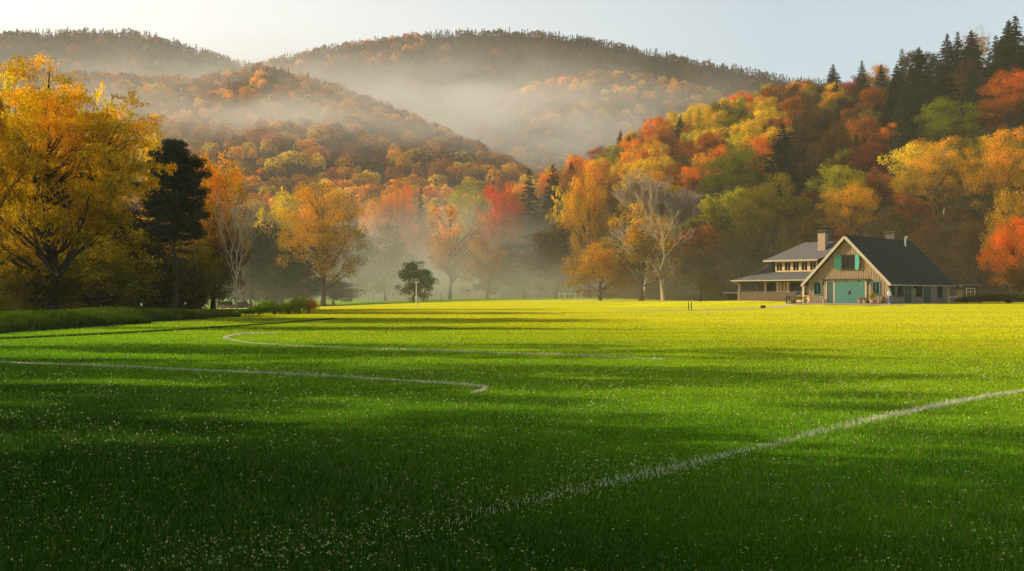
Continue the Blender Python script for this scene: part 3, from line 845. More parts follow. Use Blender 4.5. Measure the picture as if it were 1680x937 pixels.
# --- trees across the middle of the valley
for px, top, Y, w_, col, i, lab, key in [
    (652, 294, 332, 84, 'orange', 2, 'round bright orange tree rising from the mist in the valley', 'the round orange tree'),
    (612, 322, 330, 62, 'amber', 0, 'small amber tree between the copper tree and the round orange tree', None),
    (575, 372, 300, 95, (0.07, 0.08, 0.03), 3, 'dull green tree in mist beside the round copper tree', None),
    (632, 372, 296, 110, (0.11, 0.08, 0.03), 4, 'greyish brown tree in mist under the round orange tree', None),
    (690, 352, 322, 70, 'rust', 1, 'rusty tree in mist between the round orange tree and the pale tree', None),
    (770, 298, 318, 98, 'lime', 2, 'domed yellow green tree behind the scarlet tree', 'the domed yellow green tree'),
    (800, 332, 305, 60, 'olive', 0, 'small olive tree tucked between the domed green tree and the scarlet tree', None),
    (825, 296, 286, 92, 'red', 2, 'scarlet tree with a pointed top above the mist', 'the scarlet tree'),
    (800, 395, 262, 90, (0.45, 0.26, 0.05), 1, 'straw coloured tree half lost in mist below the scarlet tree', None),
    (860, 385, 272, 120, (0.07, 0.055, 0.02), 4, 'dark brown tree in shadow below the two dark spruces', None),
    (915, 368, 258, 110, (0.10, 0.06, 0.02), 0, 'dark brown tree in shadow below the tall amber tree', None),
    (968, 268, 240, 92, 'amber', 3, 'tall amber tree with upswept limbs beside the dark spruces', 'the tall amber tree'),
    (1003, 290, 236, 80, (0.36, 0.16, 0.02), 2, 'bronze tree leaning against the tall amber tree', None),
    (932, 300, 262, 70, 'gold', 1, 'golden tree between the dark spruces and the tall amber tree', None),
    (985, 400, 190, 120, (0.62, 0.34, 0.03), 3, 'low golden brown tree drooping beside the white branched tree', None),
    (1108, 338, 202, 92, 'lime', 1, 'yellow green tree next to the twiggy pinkish tree', None),
    (1136, 272, 262, 58, 'orange', 0, 'small orange tree above the yellow green tree', None),
    (1204, 240, 216, 118, (0.20, 0.24, 0.02), 2, 'big domed green tree standing out on the golden slope', 'the big domed green tree'),
    (1168, 318, 196, 90, 'lime', 3, 'lime coloured tree at the foot of the big domed green tree', None),
    (1268, 288, 188, 135, 'olive', 1, 'broad olive tree with a feathery top above the house porch', 'the broad olive tree'),
    (1222, 352, 178, 100, (0.09, 0.075, 0.02), 4, 'dark olive tree in shade downhill of the broad olive tree', None),
    (1396, 298, 188, 108, (0.84, 0.46, 0.02), 2, 'round golden tree standing right above the house roof', 'the round golden tree'),
    (1378, 272, 218, 100, 'lime', 0, 'pale lime tree peeping over the round golden tree', None),
    (1440, 276, 222, 78, 'rust', 4, 'dull red tree next to the round golden tree', None),
    (1530, 236, 206, 132, (0.82, 0.50, 0.03), 3, 'wide golden tree under the bright green round tree', 'the wide golden tree'),
    (1636, 230, 202, 140, (0.82, 0.44, 0.025), 1, 'big amber gold tree beside the wide golden tree', 'the big amber gold tree'),
    (1553, 162, 252, 112, (0.26, 0.30, 0.02), 2, 'bright green round tree high on the slope', 'the bright green round tree'),
    (1655, 116, 262, 112, (0.70, 0.20, 0.015), 4, 'large rust orange tree below the dark conifers on the slope', 'the large rust orange tree'),
    (1462, 204, 262, 62, 'orange', 1, 'small coral orange tree in the dark part of the slope', 'the small coral tree'),
    (1424, 236, 250, 92, (0.24, 0.06, 0.03), 0, 'wine red tree in the dark part of the slope', None),
    (1660, 312, 158, 90, (0.55, 0.33, 0.03), 0, 'straw yellow tree above the flame orange maple', None),
    (1662, 358, 142, 105, (0.84, 0.22, 0.015), 3, 'flame orange maple at the picture edge behind the sheds', 'the flame orange maple'),
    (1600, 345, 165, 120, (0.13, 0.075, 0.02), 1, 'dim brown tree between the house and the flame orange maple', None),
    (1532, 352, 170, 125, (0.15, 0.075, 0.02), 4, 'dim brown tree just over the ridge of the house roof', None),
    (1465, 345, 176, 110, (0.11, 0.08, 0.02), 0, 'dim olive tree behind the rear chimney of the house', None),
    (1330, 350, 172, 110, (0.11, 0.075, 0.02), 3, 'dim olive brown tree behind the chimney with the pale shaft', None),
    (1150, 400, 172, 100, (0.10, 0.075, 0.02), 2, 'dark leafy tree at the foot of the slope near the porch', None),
    (1690, 420, 132, 90, (0.14, 0.08, 0.02), 4, 'low brown tree under the flame orange maple', None)]:
    feature(px, top, Y, w_, col, (P_low[i % 3] if (key is None and top > 335) else P_fine[i % 2] if key else PF[i]), lab, key)
for n_, (px, top, Y, w_, col, lab) in enumerate([
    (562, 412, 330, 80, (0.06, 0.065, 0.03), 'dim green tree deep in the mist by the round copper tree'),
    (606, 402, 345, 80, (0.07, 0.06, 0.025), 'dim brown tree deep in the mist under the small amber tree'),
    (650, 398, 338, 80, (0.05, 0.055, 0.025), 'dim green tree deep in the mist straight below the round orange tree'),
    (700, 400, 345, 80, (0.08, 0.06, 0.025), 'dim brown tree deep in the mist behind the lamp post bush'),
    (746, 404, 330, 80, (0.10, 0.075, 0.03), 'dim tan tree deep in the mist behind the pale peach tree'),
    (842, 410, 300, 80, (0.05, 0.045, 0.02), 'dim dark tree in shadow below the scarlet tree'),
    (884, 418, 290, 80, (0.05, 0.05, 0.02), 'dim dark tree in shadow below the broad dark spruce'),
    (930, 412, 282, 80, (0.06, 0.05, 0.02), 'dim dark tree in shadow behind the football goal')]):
    feature(px, top, Y, w_, col, P_low[n_ % 3], lab)
feature(738, 336, 276, 118, (0.86, 0.46, 0.14), P_spar[0], 'pale peach tree with bare branches showing through the lit mist', 'the pale peach tree')
feature(1056, 280, 206, 140, 'gold', P_twig, 'twiggy pinkish grey tree without leaves on the slope edge', 'the twiggy pinkish tree', name='bare_tree', wref=6.6, href=12, mats=(M['bark_pale'], M['twig']))
feature(1052, 335, 184, 150, (0.62, 0.36, 0.04), P_spar[1], 'sparse golden tree around white branches at the slope foot', 'the sparse golden tree')
feature(1088, 345, 182, 120, 'gold', P_bare[1], 'leafless white branched tree at the slope foot', 'the white branched tree', name='bare_tree', wref=8.5, href=12, mats=(M['bark_pale'], lm_))
feature(1613, 40, 330, 42, 'gold', P_bare[0], 'leafless tree standing against the sky among ridge conifers', None, name='bare_tree', wref=5.5, href=11, mats=(bm_, lm_))
feature(1548, 240, 203, 40, 'gold', P_twig, 'grey leafless treetop poking out of the wide golden tree', None, name='bare_tree', wref=8.2, href=12, mats=(M['bark_pale'], M['twig']))
for px, top, Y, w_, i, lab, key, mul in [
    (868, 278, 296, 86, 2, 'broad dark spruce beside the scarlet tree', 'the broad dark spruce', 1.6),
    (908, 270, 300, 74, 0, 'dark spruce standing between the broad spruce and the tall amber tree', None, 1.5),
    (690, 306, 336, 36, 0, 'small dark conifer next to the round orange tree', None, 1.2),
    (1018, 214, 420, 28, 0, 'dark conifer on the ridge crest above the tall amber tree', None, 1.2),
    (1032, 222, 415, 24, 1, 'slender dark conifer on the ridge crest above the twiggy tree', None, 1.2),
    (1058, 194, 425, 24, 2, 'pointed conifer standing clear on the low end of the ridge', None, 1.2),
    (1116, 188, 420, 30, 0, 'small bushy conifer on the ridge above the small orange tree', None, 1.3),
    (1204, 157, 408, 28, 2, 'bushy conifer on the ridge over the big domed green tree', None, 1.3),
    (1284, 205, 300, 108, 2, 'dark conifer alone in the middle of the orange slope', 'the lone slope conifer', 1.0),
    (1414, 99, 372, 40, 2, 'thin conifer standing clear against the sky on the ridge', 'the thin ridge conifer', 1.0),
    (1480, 80, 350, 62, 2, 'pointed conifer at the start of the dark ridge conifers', 'the pointed ridge conifer', 1.0),
    (1508, 78, 338, 81, 0, 'broad conifer second along the dark ridge row', None, 1.0),
    (1532, 88, 330, 59, 1, 'short conifer in a dip of the dark ridge row', None, 1.0),
    (1554, 56, 335, 59, 0, 'tall conifer with a needle thin tip in the ridge row', None, 1.0),
    (1571, 52, 330, 56, 2, 'tall twin topped conifer in the middle of the ridge row', None, 1.0),
    (1594, 50, 332, 48, 1, 'conifer rising behind the rusty tree of the ridge', None, 1.0),
    (1634, 58, 322, 54, 0, 'conifer beside the leafless tree on the ridge', None, 1.0),
    (1666, 26, 312, 94, 2, 'tallest conifer with wide tiered branches on the ridge', 'the tallest conifer', 1.0),
    (1688, 45, 306, 81, 0, 'conifer half hidden at the picture edge', None, 1.0),
    (1500, 118, 300, 86, 2, 'dark conifer below the pointed ridge conifer', None, 1.2),
    (1478, 150, 290, 58, 0, 'olive tinged conifer on the dark slope above the coral tree', None, 2.0),
    (1596, 110, 290, 50, 1, 'slim olive conifer above the bright green round tree', None, 2.2),
    (1552, 110, 306, 81, 0, 'deep shaded conifer above the bright green round tree', None, 1.0),
    (1620, 100, 296, 56, 2, 'deep shaded conifer above the large rust orange tree', None, 1.0)]:
    conif(px, top, Y, w_, i, lab, key, mul=mul)
feature(1598, 58, 326, 52, (0.36, 0.11, 0.03), PF[1], 'rusty tree standing among the ridge conifers', None)
feature(1400, 128, 376, 60, (0.45, 0.04, 0.03), PF[0], 'crimson tree on the ridge below the thin conifer', None)

# --- the rest of the right hill, filled in between
g = np.random.default_rng(77)
cand = []
yv = 164.0
while yv < 440:
    xa, xb = wx(760, yv), wx(1790, yv)
    sp = 8.6
    for xv in np.arange(xa, xb, sp):
        x = xv+g.uniform(-.4, .4)*sp; y = yv+g.uniform(-.4, .4)*sp
        px = CX+x/y*F
        Y0 = float(interp(HILLS['right']['c'], px, 3)); Yr = float(interp(HILLS['right']['c'], px, 2))
        if y < Y0+4 or y > Yr+6: continue
        cand.append((px, y, x, (y-Y0)/(Yr-Y0)))
    yv += sp*0.95
cand.sort(key=lambda c: c[1])
# rough visibility: crowns in front hide those behind
GW, GH = 420, 140
zb = np.full((GH, GW), 1e9)
jj, ii = np.mgrid[0:GH, 0:GW]; PXg, PYg = ii*4+2, jj*4+2
for (px, py, a, b, Y) in OCC:
    mk = ((PXg-px)/(a*0.8))**2+((PYg-py)/(b*0.85))**2 < 1
    zb[mk] = np.minimum(zb[mk], Y)
FILL = []
for (px, y, x, t) in cand:
    z0 = terrain(x, y)
    hb = g.uniform(9.5, 14.5)*(1.0 if t > 0.25 else 1.05); wd = hb*g.uniform(.78, 1.0)
    top = HY-(z0+hb-CAMZ)/y*F; bot = HY-(z0-CAMZ)/y*F; wp = wd/y*F
    # keep clear of the hand-placed crowns
    if any(abs(px-q[0]) < 0.42*q[2]+0.25*wp and abs(y-q[4]) < 7 for q in OCC[:]): continue
    # do not bury a hand-placed crown that stands behind
    if any(q[4] > y and q[4]-y < 60 and abs(px-q[0]) < q[2]*0.75 and top < q[1]-0.1*q[3] for q in OCC): continue
    cy_ = (top+bot)/2
    mk = ((PXg-px)/(wp*0.5))**2+((PYg-cy_)/((bot-top)*0.5))**2 < 1
    vis = (zb[mk] > y).sum()/max(1, mk.sum())
    if vis < 0.10: continue
    mk2 = ((PXg-px)/(wp*0.42))**2+((PYg-cy_)/((bot-top)*0.45))**2 < 1
    zb[mk2] = np.minimum(zb[mk2], y)
    FILL.append((px, y, x, t, z0, hb, wd, top, bot))
print('fill trees', len(FILL))
# rows of rounded crowns behind the field in the middle of the valley
MIDROW = []
for yv in (352, 378, 404):
    for pxv in np.arange(415, 850, 33.0):
        px = pxv+g.uniform(-13, 13); y = yv+g.uniform(-9, 9); x = wx(px, y)
        z0 = terrain(x, y); hb = g.uniform(17, 24)+(yv-352)*0.14; wd = hb*g.uniform(.62, .85)
        hb = min(hb, wz(300, y)-z0)
        top = HY-(z0+hb-CAMZ)/y*F; bot = HY-(z0-CAMZ)/y*F
        MIDROW.append((px, y, x, -1.0, z0, hb, wd, top, bot))
FILL += MIDROW
CN = dict(gold='golden', amber='amber', orange='orange', rust='rusty', yellow='yellow', olive='olive', brown='brown', darkbrown='dark brown', lime='lime', dark='dark green', red='red', green='green')
AUTO = {}
for (px, y, x, t, z0, hb, wd, top, bot) in FILL:
    isc = False
    if t < 0: opts = (('gold', 2.2), ('amber', 4), ('orange', 2), ('rust', 2), ('olive', .8), ('brown', .8), ('red', .4))
    elif px > 1440 and t > 0.42: isc = g.random() < 0.78; opts = (('darkbrown', 3), ('rust', 1.2), ('brown', 2), ('olive', 1))
    elif px > 1270 and t > 0.62: opts = (('gold', 1.5), ('amber', 1.6), ('brown', 2), ('rust', 1.5), ('olive', 1)); isc = g.random() < 0.04
    elif 1290 < px < 1480 and 0.28 < t: opts = (('darkbrown', 4), ('brown', 3), ('olive', .5), ('rust', 1.2)); isc = g.random() < 0.06
    elif t < 0.22: opts = (('olive', 3), ('brown', 1.5), ('darkbrown', 1), ('rust', .8), ('amber', .7), ('green', .9))  # darker lower slope: shade partly put into the tree colours
    elif px < 1100: opts = (('gold', 4), ('amber', 3), ('yellow', 2.4), ('lime', 1.6), ('orange', 1.6), ('rust', .8)); isc = g.random() < 0.03
    else: opts = (('gold', 3), ('amber', 3.4), ('orange', 1.6), ('rust', 1.4), ('yellow', 1.2), ('lime', 1.0), ('olive', .6)); isc = g.random() < 0.03
    nm_c = [o[0] for o in opts]; pw = np.array([o[1] for o in opts], float)
    cn = 'dark' if isc else nm_c[g.choice(len(nm_c), p=pw/pw.sum())]
    c = np.array(C_[cn])*g.uniform(.8, 1.15)
    if isc:
        i = g.integers(3)
        r = set_tree('conifer', P_con[i], (bm_, nm_), (x, y, z0-0.2), g.random()*6.28, (wd*0.72/5, wd*0.72/5, hb*1.15/12), tuple(c), None, 'conifer', 'trees of the wooded slope')
    else:
        i = g.integers(6)
        r = set_tree('autumn_tree', P_hill[i], (bm_, lm_), (x, y, z0-0.4), g.random()*6.28, (wd/9, wd/9, hb/10), tuple(c), None, 'tree', 'trees of the valley floor' if t < 0 else 'trees of the wooded slope')
    pyc = top*0.6+bot*0.4
    k = min(KEYS, key=lambda q: (q[0]-px)**2+1.6*(q[1]-pyc)**2)
    dx, dy = px-k[0], pyc-k[1]
    if abs(dy) > 0.9*abs(dx): rel = ('behind' if dy < 0 else 'below') if t < 0 else ('uphill of' if dy < 0 else 'downhill of')
    elif px < 960: rel = 'in the mist beside' if dx < 0 else 'in the mist past'
    else: rel = 'on the valley side of' if dx < 0 else 'on the house side of' if px < 1400 else 'along the slope past'
    AUTO.setdefault((CN[cn], isc, rel, k[2]), []).append((dx*dx+dy*dy, r))
ORD = ['', 'second', 'third', 'fourth', 'fifth', 'sixth', 'seventh', 'eighth', 'ninth', 'tenth', 'eleventh', 'twelfth', 'thirteenth', 'fourteenth', 'fifteenth']
for (cn, isc, rel, key), lst in AUTO.items():
    lst.sort(key=lambda q: q[0])
    kind = 'conifer' if isc else 'tree'
    cn = cn.replace('dark green', 'dark')
    for n_, (_, r) in enumerate(lst):
        if len(lst) == 1: r['label'] = f'only {cn} {kind} {rel} {key}'
        elif n_ == 0: r['label'] = f'{cn} {kind} {rel} {key}, first of its row'
        else: r['label'] = f'{cn} {kind} {rel} {key}, {ORD[min(n_, 14)]} outward'

# --- unseen trees, placed and thinned for their shadows on the near grass
for (x, y, H, W, pr_) in [(-17, 9.5, 14, 10, P_spar[0]), (-22, 5.5, 15, 11, P_spar[1]), (-30, 9, 17, 12, PF[0]), (-16, 2, 13, 9, P_spar[0]),
                          (-23, 31, 14, 9, P_spar[0]), (-22, 22.5, 14, 8, P_spar[1]), (-27, 15.5, 15, 11, P_thin), (-24, 18.5, 13, 9, P_thin)]:
    set_tree('autumn_tree', pr_, (bm_, lm_), (x, y, -0.1), x*1.7, (W/9, W/9, H/10), C_['amber'], 'unseen autumn tree placed past the near field edge to shade the grass', 'tree', 'trees shading the near grass')

# --- bushes
B1 = bush_mesh(201, 3.0, 2.0); B2 = bush_mesh(203, 3.0, 1.6, 2200)
def shrub(px, Y, wpx, hm, col, label, m=B1, name='shrub', group=None):
    x = wx(px, Y); W = wpx/F*Y
    return set_tree(name, m, (bm_, M['bush']), (x, Y, terrain(x, Y)-0.05), random.random()*6, (W/3, W/3, hm/2.0), col, label, 'shrub', group, ('stems', 'foliage'))
feature(679, 429, 214, 70, (0.07, 0.11, 0.025), broadleaf(210, 10, 9, 0.0, 60, 9000, 0.30, (0.2, 0.32), 0.4, 1.0, 20, 0.015, lumpy=0.12), 'dark green rounded bushy tree behind the white lamp post', None, name='bushy_tree')
shrub(1655, 122, 100, 1.7, (0.10, 0.12, 0.02), 'wide low green bush at the picture edge below the flame orange maple')
shrub(1608, 128, 60, 1.5, (0.09, 0.10, 0.02), 'olive green bush just past the sheds')
shrub(1585, 121, 46, 1.0, (0.05, 0.06, 0.02), 'dark low bush in front of the sheds')
shrub(1690, 130, 70, 2.4, (0.10, 0.12, 0.02), 'taller green bush behind the wide low bush')
shrub(962, 275, 90, 3.2, (0.09, 0.08, 0.02), 'dim bush behind the football goal')
shrub(450, 84, 54, 2.0, (0.17, 0.25, 0.03), 'rounded grassy bush at the end of the grass bank', B2)
shrub(474, 86, 34, 1.6, (0.34, 0.36, 0.05), 'small yellowish bush between two larger ones at the bank end', B2)
shrub(491, 87, 38, 2.1, (0.40, 0.46, 0.06), 'upright yellow green bush near the tip of the grass bank')
shrub(507, 88, 34, 1.9, (0.85, 0.36, 0.06), 'orange tinted bush at the very tip of the grass bank')
shrub(424, 80, 40, 1.5, (0.13, 0.22, 0.03), 'low green bush closest to the grass bank end', B2)
shrub(402, 79, 36, 1.0, (0.12, 0.20, 0.03), 'small green bush in front of the parked cars', B2)
# ------------------------------------------------------------------ grass of the near field, painted lines, pale flecks
def blades(pts, h, wdt, g, lean=0.45, curl=0.5):
    n = len(pts)
    a = g.random(n)*6.283; fx, fy = np.cos(a), np.sin(a)
    b = g.random(n)*6.283; dx, dy = np.cos(b), np.sin(b)
    ln = np.abs(g.normal(size=n))*lean
    V = np.empty((n, 5, 3))
    V[:, 0, 0] = pts[:, 0]-fx*wdt/2; V[:, 0, 1] = pts[:, 1]-fy*wdt/2; V[:, 0, 2] = pts[:, 2]-0.01
    V[:, 1, 0] = pts[:, 0]+fx*wdt/2; V[:, 1, 1] = pts[:, 1]+fy*wdt/2; V[:, 1, 2] = pts[:, 2]-0.01
    m = np.stack([pts[:, 0]+dx*ln*h*0.4, pts[:, 1]+dy*ln*h*0.4, pts[:, 2]+h*0.58], 1)
    V[:, 2] = m; V[:, 2, 0] += fx*wdt*0.40; V[:, 2, 1] += fy*wdt*0.40
    V[:, 3] = m; V[:, 3, 0] -= fx*wdt*0.40; V[:, 3, 1] -= fy*wdt*0.40
    V[:, 4] = np.stack([pts[:, 0]+dx*ln*h*(1+curl*.4), pts[:, 1]+dy*ln*h*(1+curl*.4), pts[:, 2]+h*(1-0.25*ln)], 1)
    k = np.arange(n)*5
    return V.reshape(-1, 3), [np.stack([k, k+1, k+2, k+3], 1), np.stack([k+3, k+2, k+4], 1)]

def grass_mat(name, ca, cb, patch=0.07, transl=0.5, lit_tones=False):
    m, nt, nd, L = mat_new(name)
    out = N(nd, 'ShaderNodeOutputMaterial'); geo = N(nd, 'ShaderNodeNewGeometry'); tc = N(nd, 'ShaderNodeTexCoord')
    if lit_tones:
        lu = painted_light(nd, L, tc.outputs['Object'])
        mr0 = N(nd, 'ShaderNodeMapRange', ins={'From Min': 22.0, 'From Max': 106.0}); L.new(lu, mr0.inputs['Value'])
        r0 = ramp4(nd, [(0.04, (0.048, 0.155, 0.005)), (0.15, (0.18, 0.42, 0.010)), (0.32, (0.28, 0.49, 0.010)), (0.5, (0.36, 0.49, 0.010)), (0.75, (0.60, 0.62, 0.012)), (1.0, (0.68, 0.68, 0.02))])  # blades carry the same painted shade and sunshine as the turf
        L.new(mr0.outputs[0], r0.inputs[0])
        r = N(nd, 'ShaderNodeHueSaturation'); L.new(r0.outputs[0], r.inputs['Color'])
        r2 = N(nd, 'ShaderNodeMapRange', ins={'To Min': 0.55, 'To Max': 1.45}); L.new(geo.outputs['Random Per Island'], r2.inputs['Value']); L.new(r2.outputs[0], r.inputs['Value'])
        r3 = N(nd, 'ShaderNodeMath', operation='MULTIPLY', ins={1: 9.7}); L.new(geo.outputs['Random Per Island'], r3.inputs[0])
        r4 = N(nd, 'ShaderNodeMath', operation='FRACT'); L.new(r3.outputs[0], r4.inputs[0])
        r5 = N(nd, 'ShaderNodeMapRange', ins={'To Min': 0.475, 'To Max': 0.515}); L.new(r4.outputs[0], r5.inputs['Value']); L.new(r5.outputs[0], r.inputs['Hue'])
        r6 = N(nd, 'ShaderNodeMath', operation='MULTIPLY', ins={1: 31.3}); L.new(geo.outputs['Random Per Island'], r6.inputs[0])
        r7 = N(nd, 'ShaderNodeMath', operation='FRACT'); L.new(r6.outputs[0], r7.inputs[0])
        r8 = N(nd, 'ShaderNodeMath', operation='GREATER_THAN', ins={1: 0.94}); L.new(r7.outputs[0], r8.inputs[0])
        st = N(nd, 'ShaderNodeMix', data_type='RGBA'); L.new(r8.outputs[0], st.inputs['Factor']); L.new(r.outputs[0], st.inputs['A']); st.inputs['B'].default_value = (0.30, 0.25, 0.07, 1)
        r = st
    else:
        nz = N(nd, 'ShaderNodeTexNoise', ins={'Scale': patch, 'Detail': 4.0}); L.new(tc.outputs['Object'], nz.inputs['Vector'])
        ad = N(nd, 'ShaderNodeMath', operation='MULTIPLY_ADD', ins={1: 0.55, 2: -0.275}); L.new(geo.outputs['Random Per Island'], ad.inputs[0])
        su = N(nd, 'ShaderNodeMath', operation='ADD'); L.new(nz.outputs['Fac'], su.inputs[0]); L.new(ad.outputs[0], su.inputs[1])
        r = N(nd, 'ShaderNodeValToRGB'); r.color_ramp.elements[0].position = .30; r.color_ramp.elements[1].position = .72
        r.color_ramp.elements[0].color = (*ca, 1); r.color_ramp.elements[1].color = (*cb, 1); L.new(su.outputs[0], r.inputs[0])
    d = N(nd, 'ShaderNodeBsdfDiffuse'); t = N(nd, 'ShaderNodeBsdfTranslucent'); gl = N(nd, 'ShaderNodeBsdfGlossy', ins={'Roughness': 0.4})
    rc_ = r.outputs['Result'] if lit_tones else r.outputs[0]
    L.new(rc_, d.inputs['Color']); L.new(rc_, t.inputs['Color']); gl.inputs['Color'].default_value = (0.7, 0.75, 0.6, 1)
    mx = N(nd, 'ShaderNodeMixShader', ins={0: transl}); L.new(d.outputs[0], mx.inputs[1]); L.new(t.outputs[0], mx.inputs[2])
    m2 = N(nd, 'ShaderNodeMixShader', ins={0: 0.035}); L.new(mx.outputs[0], m2.inputs[1]); L.new(gl.outputs[0], m2.inputs[2])
    L.new(m2.outputs[0], out.inputs['Surface'])
    return m
M['grass'] = grass_mat('grass_blades', None, None, lit_tones=True)
M['paint'] = grass_mat('painted_grass', (0.62, 0.62, 0.44), (0.85, 0.85, 0.66), transl=0.35)
M['fleck'] = grass_mat('pale_flecks', (0.90, 0.80, 0.30), (0.95, 0.92, 0.55), transl=0.4)

# the painted lines, as polylines on the ground (metres)
def gp(px, py):
    d = F*CAMZ/(py-HY); return np.array([(px-CX)/F*d, d])
def smooth(pts, it=3):
    p = np.array(pts)
    for _ in range(it):
        q = np.empty((2*len(p), 2)); q[0] = p[0]; q[-1] = p[-1]
        q[1:-1:2] = p[:-1]*.75+p[1:]*.25; q[2:-1:2] = p[:-1]*.25+p[1:]*.75
        p = q
    return p
LINES = [
 ([gp(*q) for q in [(-260, 586), (0, 595), (200, 603), (400, 612), (600, 622), (730, 630), (790, 635), (800, 640), (775, 646)]], 0.075, 1.0, 'white pitch line crossing the grass and ending in a small hook'),
 ([gp(*q) for q in [(455, 547), (400, 549), (372, 552), (368, 556), (400, 562), (460, 567), (600, 572), (800, 579), (950, 584), (1090, 590)]], 0.11, 0.8, 'white pitch line bending back in a tight curve on the sunlit grass'),
 ([gp(*q) for q in [(2050, 590), (1680, 640), (1560, 662), (1430, 690), (1300, 722), (1180, 750), (1050, 782), (900, 818), (720, 862)]], 0.19, 0.9, 'broad worn white pitch line running diagonally through the shaded grass'),
]
LS = [(smooth(p), w_, f, lab) for p, w_, f, lab in LINES]
def near_line(P, line, hw):
    best = np.full(len(P), 1e9); tt = np.zeros(len(P))
    seg = np.linalg.norm(np.diff(line, axis=0), axis=1); cum = np.concatenate([[0], np.cumsum(seg)])
    for i in range(len(line)-1):
        a, b = line[i], line[i+1]; ab = b-a; L2 = ab@ab+1e-12
        t = np.clip(((P-a)@ab)/L2, 0, 1)
        d = np.linalg.norm(P-(a+t[:, None]*ab), axis=1)
        m = d < best
        best[m] = d[m]; tt[m] = (cum[i]+t[m]*seg[i])/cum[-1]
    return best, tt
g = np.random.default_rng(5)
PTS = []
for (y0, y1, dens) in [(3.6, 6, 3200), (6, 8, 2300), (8, 11, 1500), (11, 16, 850), (16, 24, 360), (24, 36, 110), (36, 52, 30), (52, 70, 12), (70, 95, 5)]:
    hw0, hw1 = y0*0.56+2.2, y1*0.56+2.2
    n = int(dens*(hw0+hw1)*(y1-y0))
    y = g.uniform(y0, y1, n); x = g.uniform(-1, 1, n)*(y*0.56+2.2)
    PTS.append(np.stack([x, y], 1))
P = np.concatenate(PTS)
ki = np.ones(len(P), bool)
painted = [None]*3
for li, (ln, wd, f, lab) in enumerate(LS):
    box = (P[:, 0] > ln[:, 0].min()-1) & (P[:, 0] < ln[:, 0].max()+1) & (P[:, 1] > ln[:, 1].min()-1) & (P[:, 1] < ln[:, 1].max()+1)
    idx = np.where(box)[0]
    d, t = near_line(P[idx], ln, wd)
    edge = wd/2*(1+0.35*g.normal(size=len(idx)))
    pr = np.full(len(idx), f)
    if li == 2: pr = f*(0.95-0.9*t)*(0.75+0.35*np.sin(t*23))
    if li == 1: pr = f*(1-0.75*t)
    hit = idx[(d < edge) & (g.random(len(idx)) < pr)]
    ki[idx[d < wd*0.45*(f if li < 2 else 0.55)]] = False
    # blades of the painted strip itself
    seg = np.linalg.norm(np.diff(ln, axis=0), axis=1); cum = np.concatenate([[0], np.cumsum(seg)])
    m_ = int(cum[-1]*[360, 360, 1300][li])
    q = g.random(m_)*cum[-1]; k_ = np.searchsorted(cum, q, side='right')-1; k_ = k_.clip(0, len(seg)-1)
    dr_ = (ln[1:]-ln[:-1])/seg[:, None]; nr_ = np.stack([-dr_[:, 1], dr_[:, 0]], 1)
    pp = ln[k_]+dr_[k_]*(q-cum[k_])[:, None]+nr_[k_]*(g.normal(size=m_)*wd*0.34)[:, None]
    t_ = q/cum[-1]
    prb = np.full(m_, f) if li == 0 else f*(1-0.6*t_) if li == 1 else f*(0.95-0.88*t_)*(0.75+0.35*np.sin(t_*23))
    pp = pp[(g.random(m_) < prb) & (pp[:, 1] > 4)]
    painted[li] = pp
Pg = P[ki]
def mk(P2, hs=1.0, ws=1.0):
    Yd = P2[:, 1]
    z = ground_z(P2[:, 0], P2[:, 1])
    n = len(P2)
    tall = 0.8+0.35*np.sin(P2[:, 0]*0.9+Yd*0.6)*np.sin(P2[:, 0]*0.37-Yd*0.8)
    h = hs*0.050*(0.5+0.9*g.random(n)+0.7*(g.random(n) > 0.95))*tall
    w_ = ws*np.maximum(0.0045, 0.00075*Yd)*(0.7+0.6*g.random(n))
    return blades(np.stack([P2[:, 0], P2[:, 1], z], 1), h, w_, g, lean=0.62, curl=0.8)
V, Q = mk(Pg)
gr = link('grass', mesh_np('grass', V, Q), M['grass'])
tag(gr, 'short dense green grass blades of the near field', None, kind='stuff')
print('blades', len(Pg))
for (ln, wd, f, lab), pp in zip(LS, painted):
    V, Q = mk(pp, 1.0, 0.85 if lab.startswith('broad') else 1.2)
    tag(link('pitch_line', mesh_np('pitch_line', V, Q), M['paint']), lab, None, kind='structure')
# small pale yellow flecks lying on the blades
n = 11000
y = 4.3+17*g.random(n)**2.1; x = g.uniform(-1, 1, n)*(y*0.56+1.6)
keep = g.random(n) < 0.35+0.65*(np.sin(x*1.1+y*0.5)*np.sin(x*0.5-y*0.9+1) > -0.1)
x, y = x[keep], y[keep]
# more of them where the worn line runs out
tl = smooth([gp(*q) for q in [(1100, 770), (900, 818), (720, 862), (500, 905), (300, 935)]])
k = g.integers(0, len(tl), 900); ex = tl[k]+g.normal(size=(900, 2))*0.26
x = np.concatenate([x, ex[:, 0]]); y = np.concatenate([y, ex[:, 1]])
n = len(x); z = ground_z(x, y)+0.035+0.03*g.random(n)
Cc = np.repeat(np.stack([x, y, z], 1), 2, axis=0)+g.normal(size=(2*n, 3))*np.array([.006, .006, .003])
V, Q = leaf_quads(Cc, np.repeat(np.maximum(0.0085, 0.0012*y)*(0.6+0.9*g.random(n)), 2), g, up=0.4, aspect=0.7)
tag(link('flecks', mesh_np('flecks', V, [Q]), M['fleck']), 'tiny pale yellow petals scattered over the near grass', None, kind='stuff')

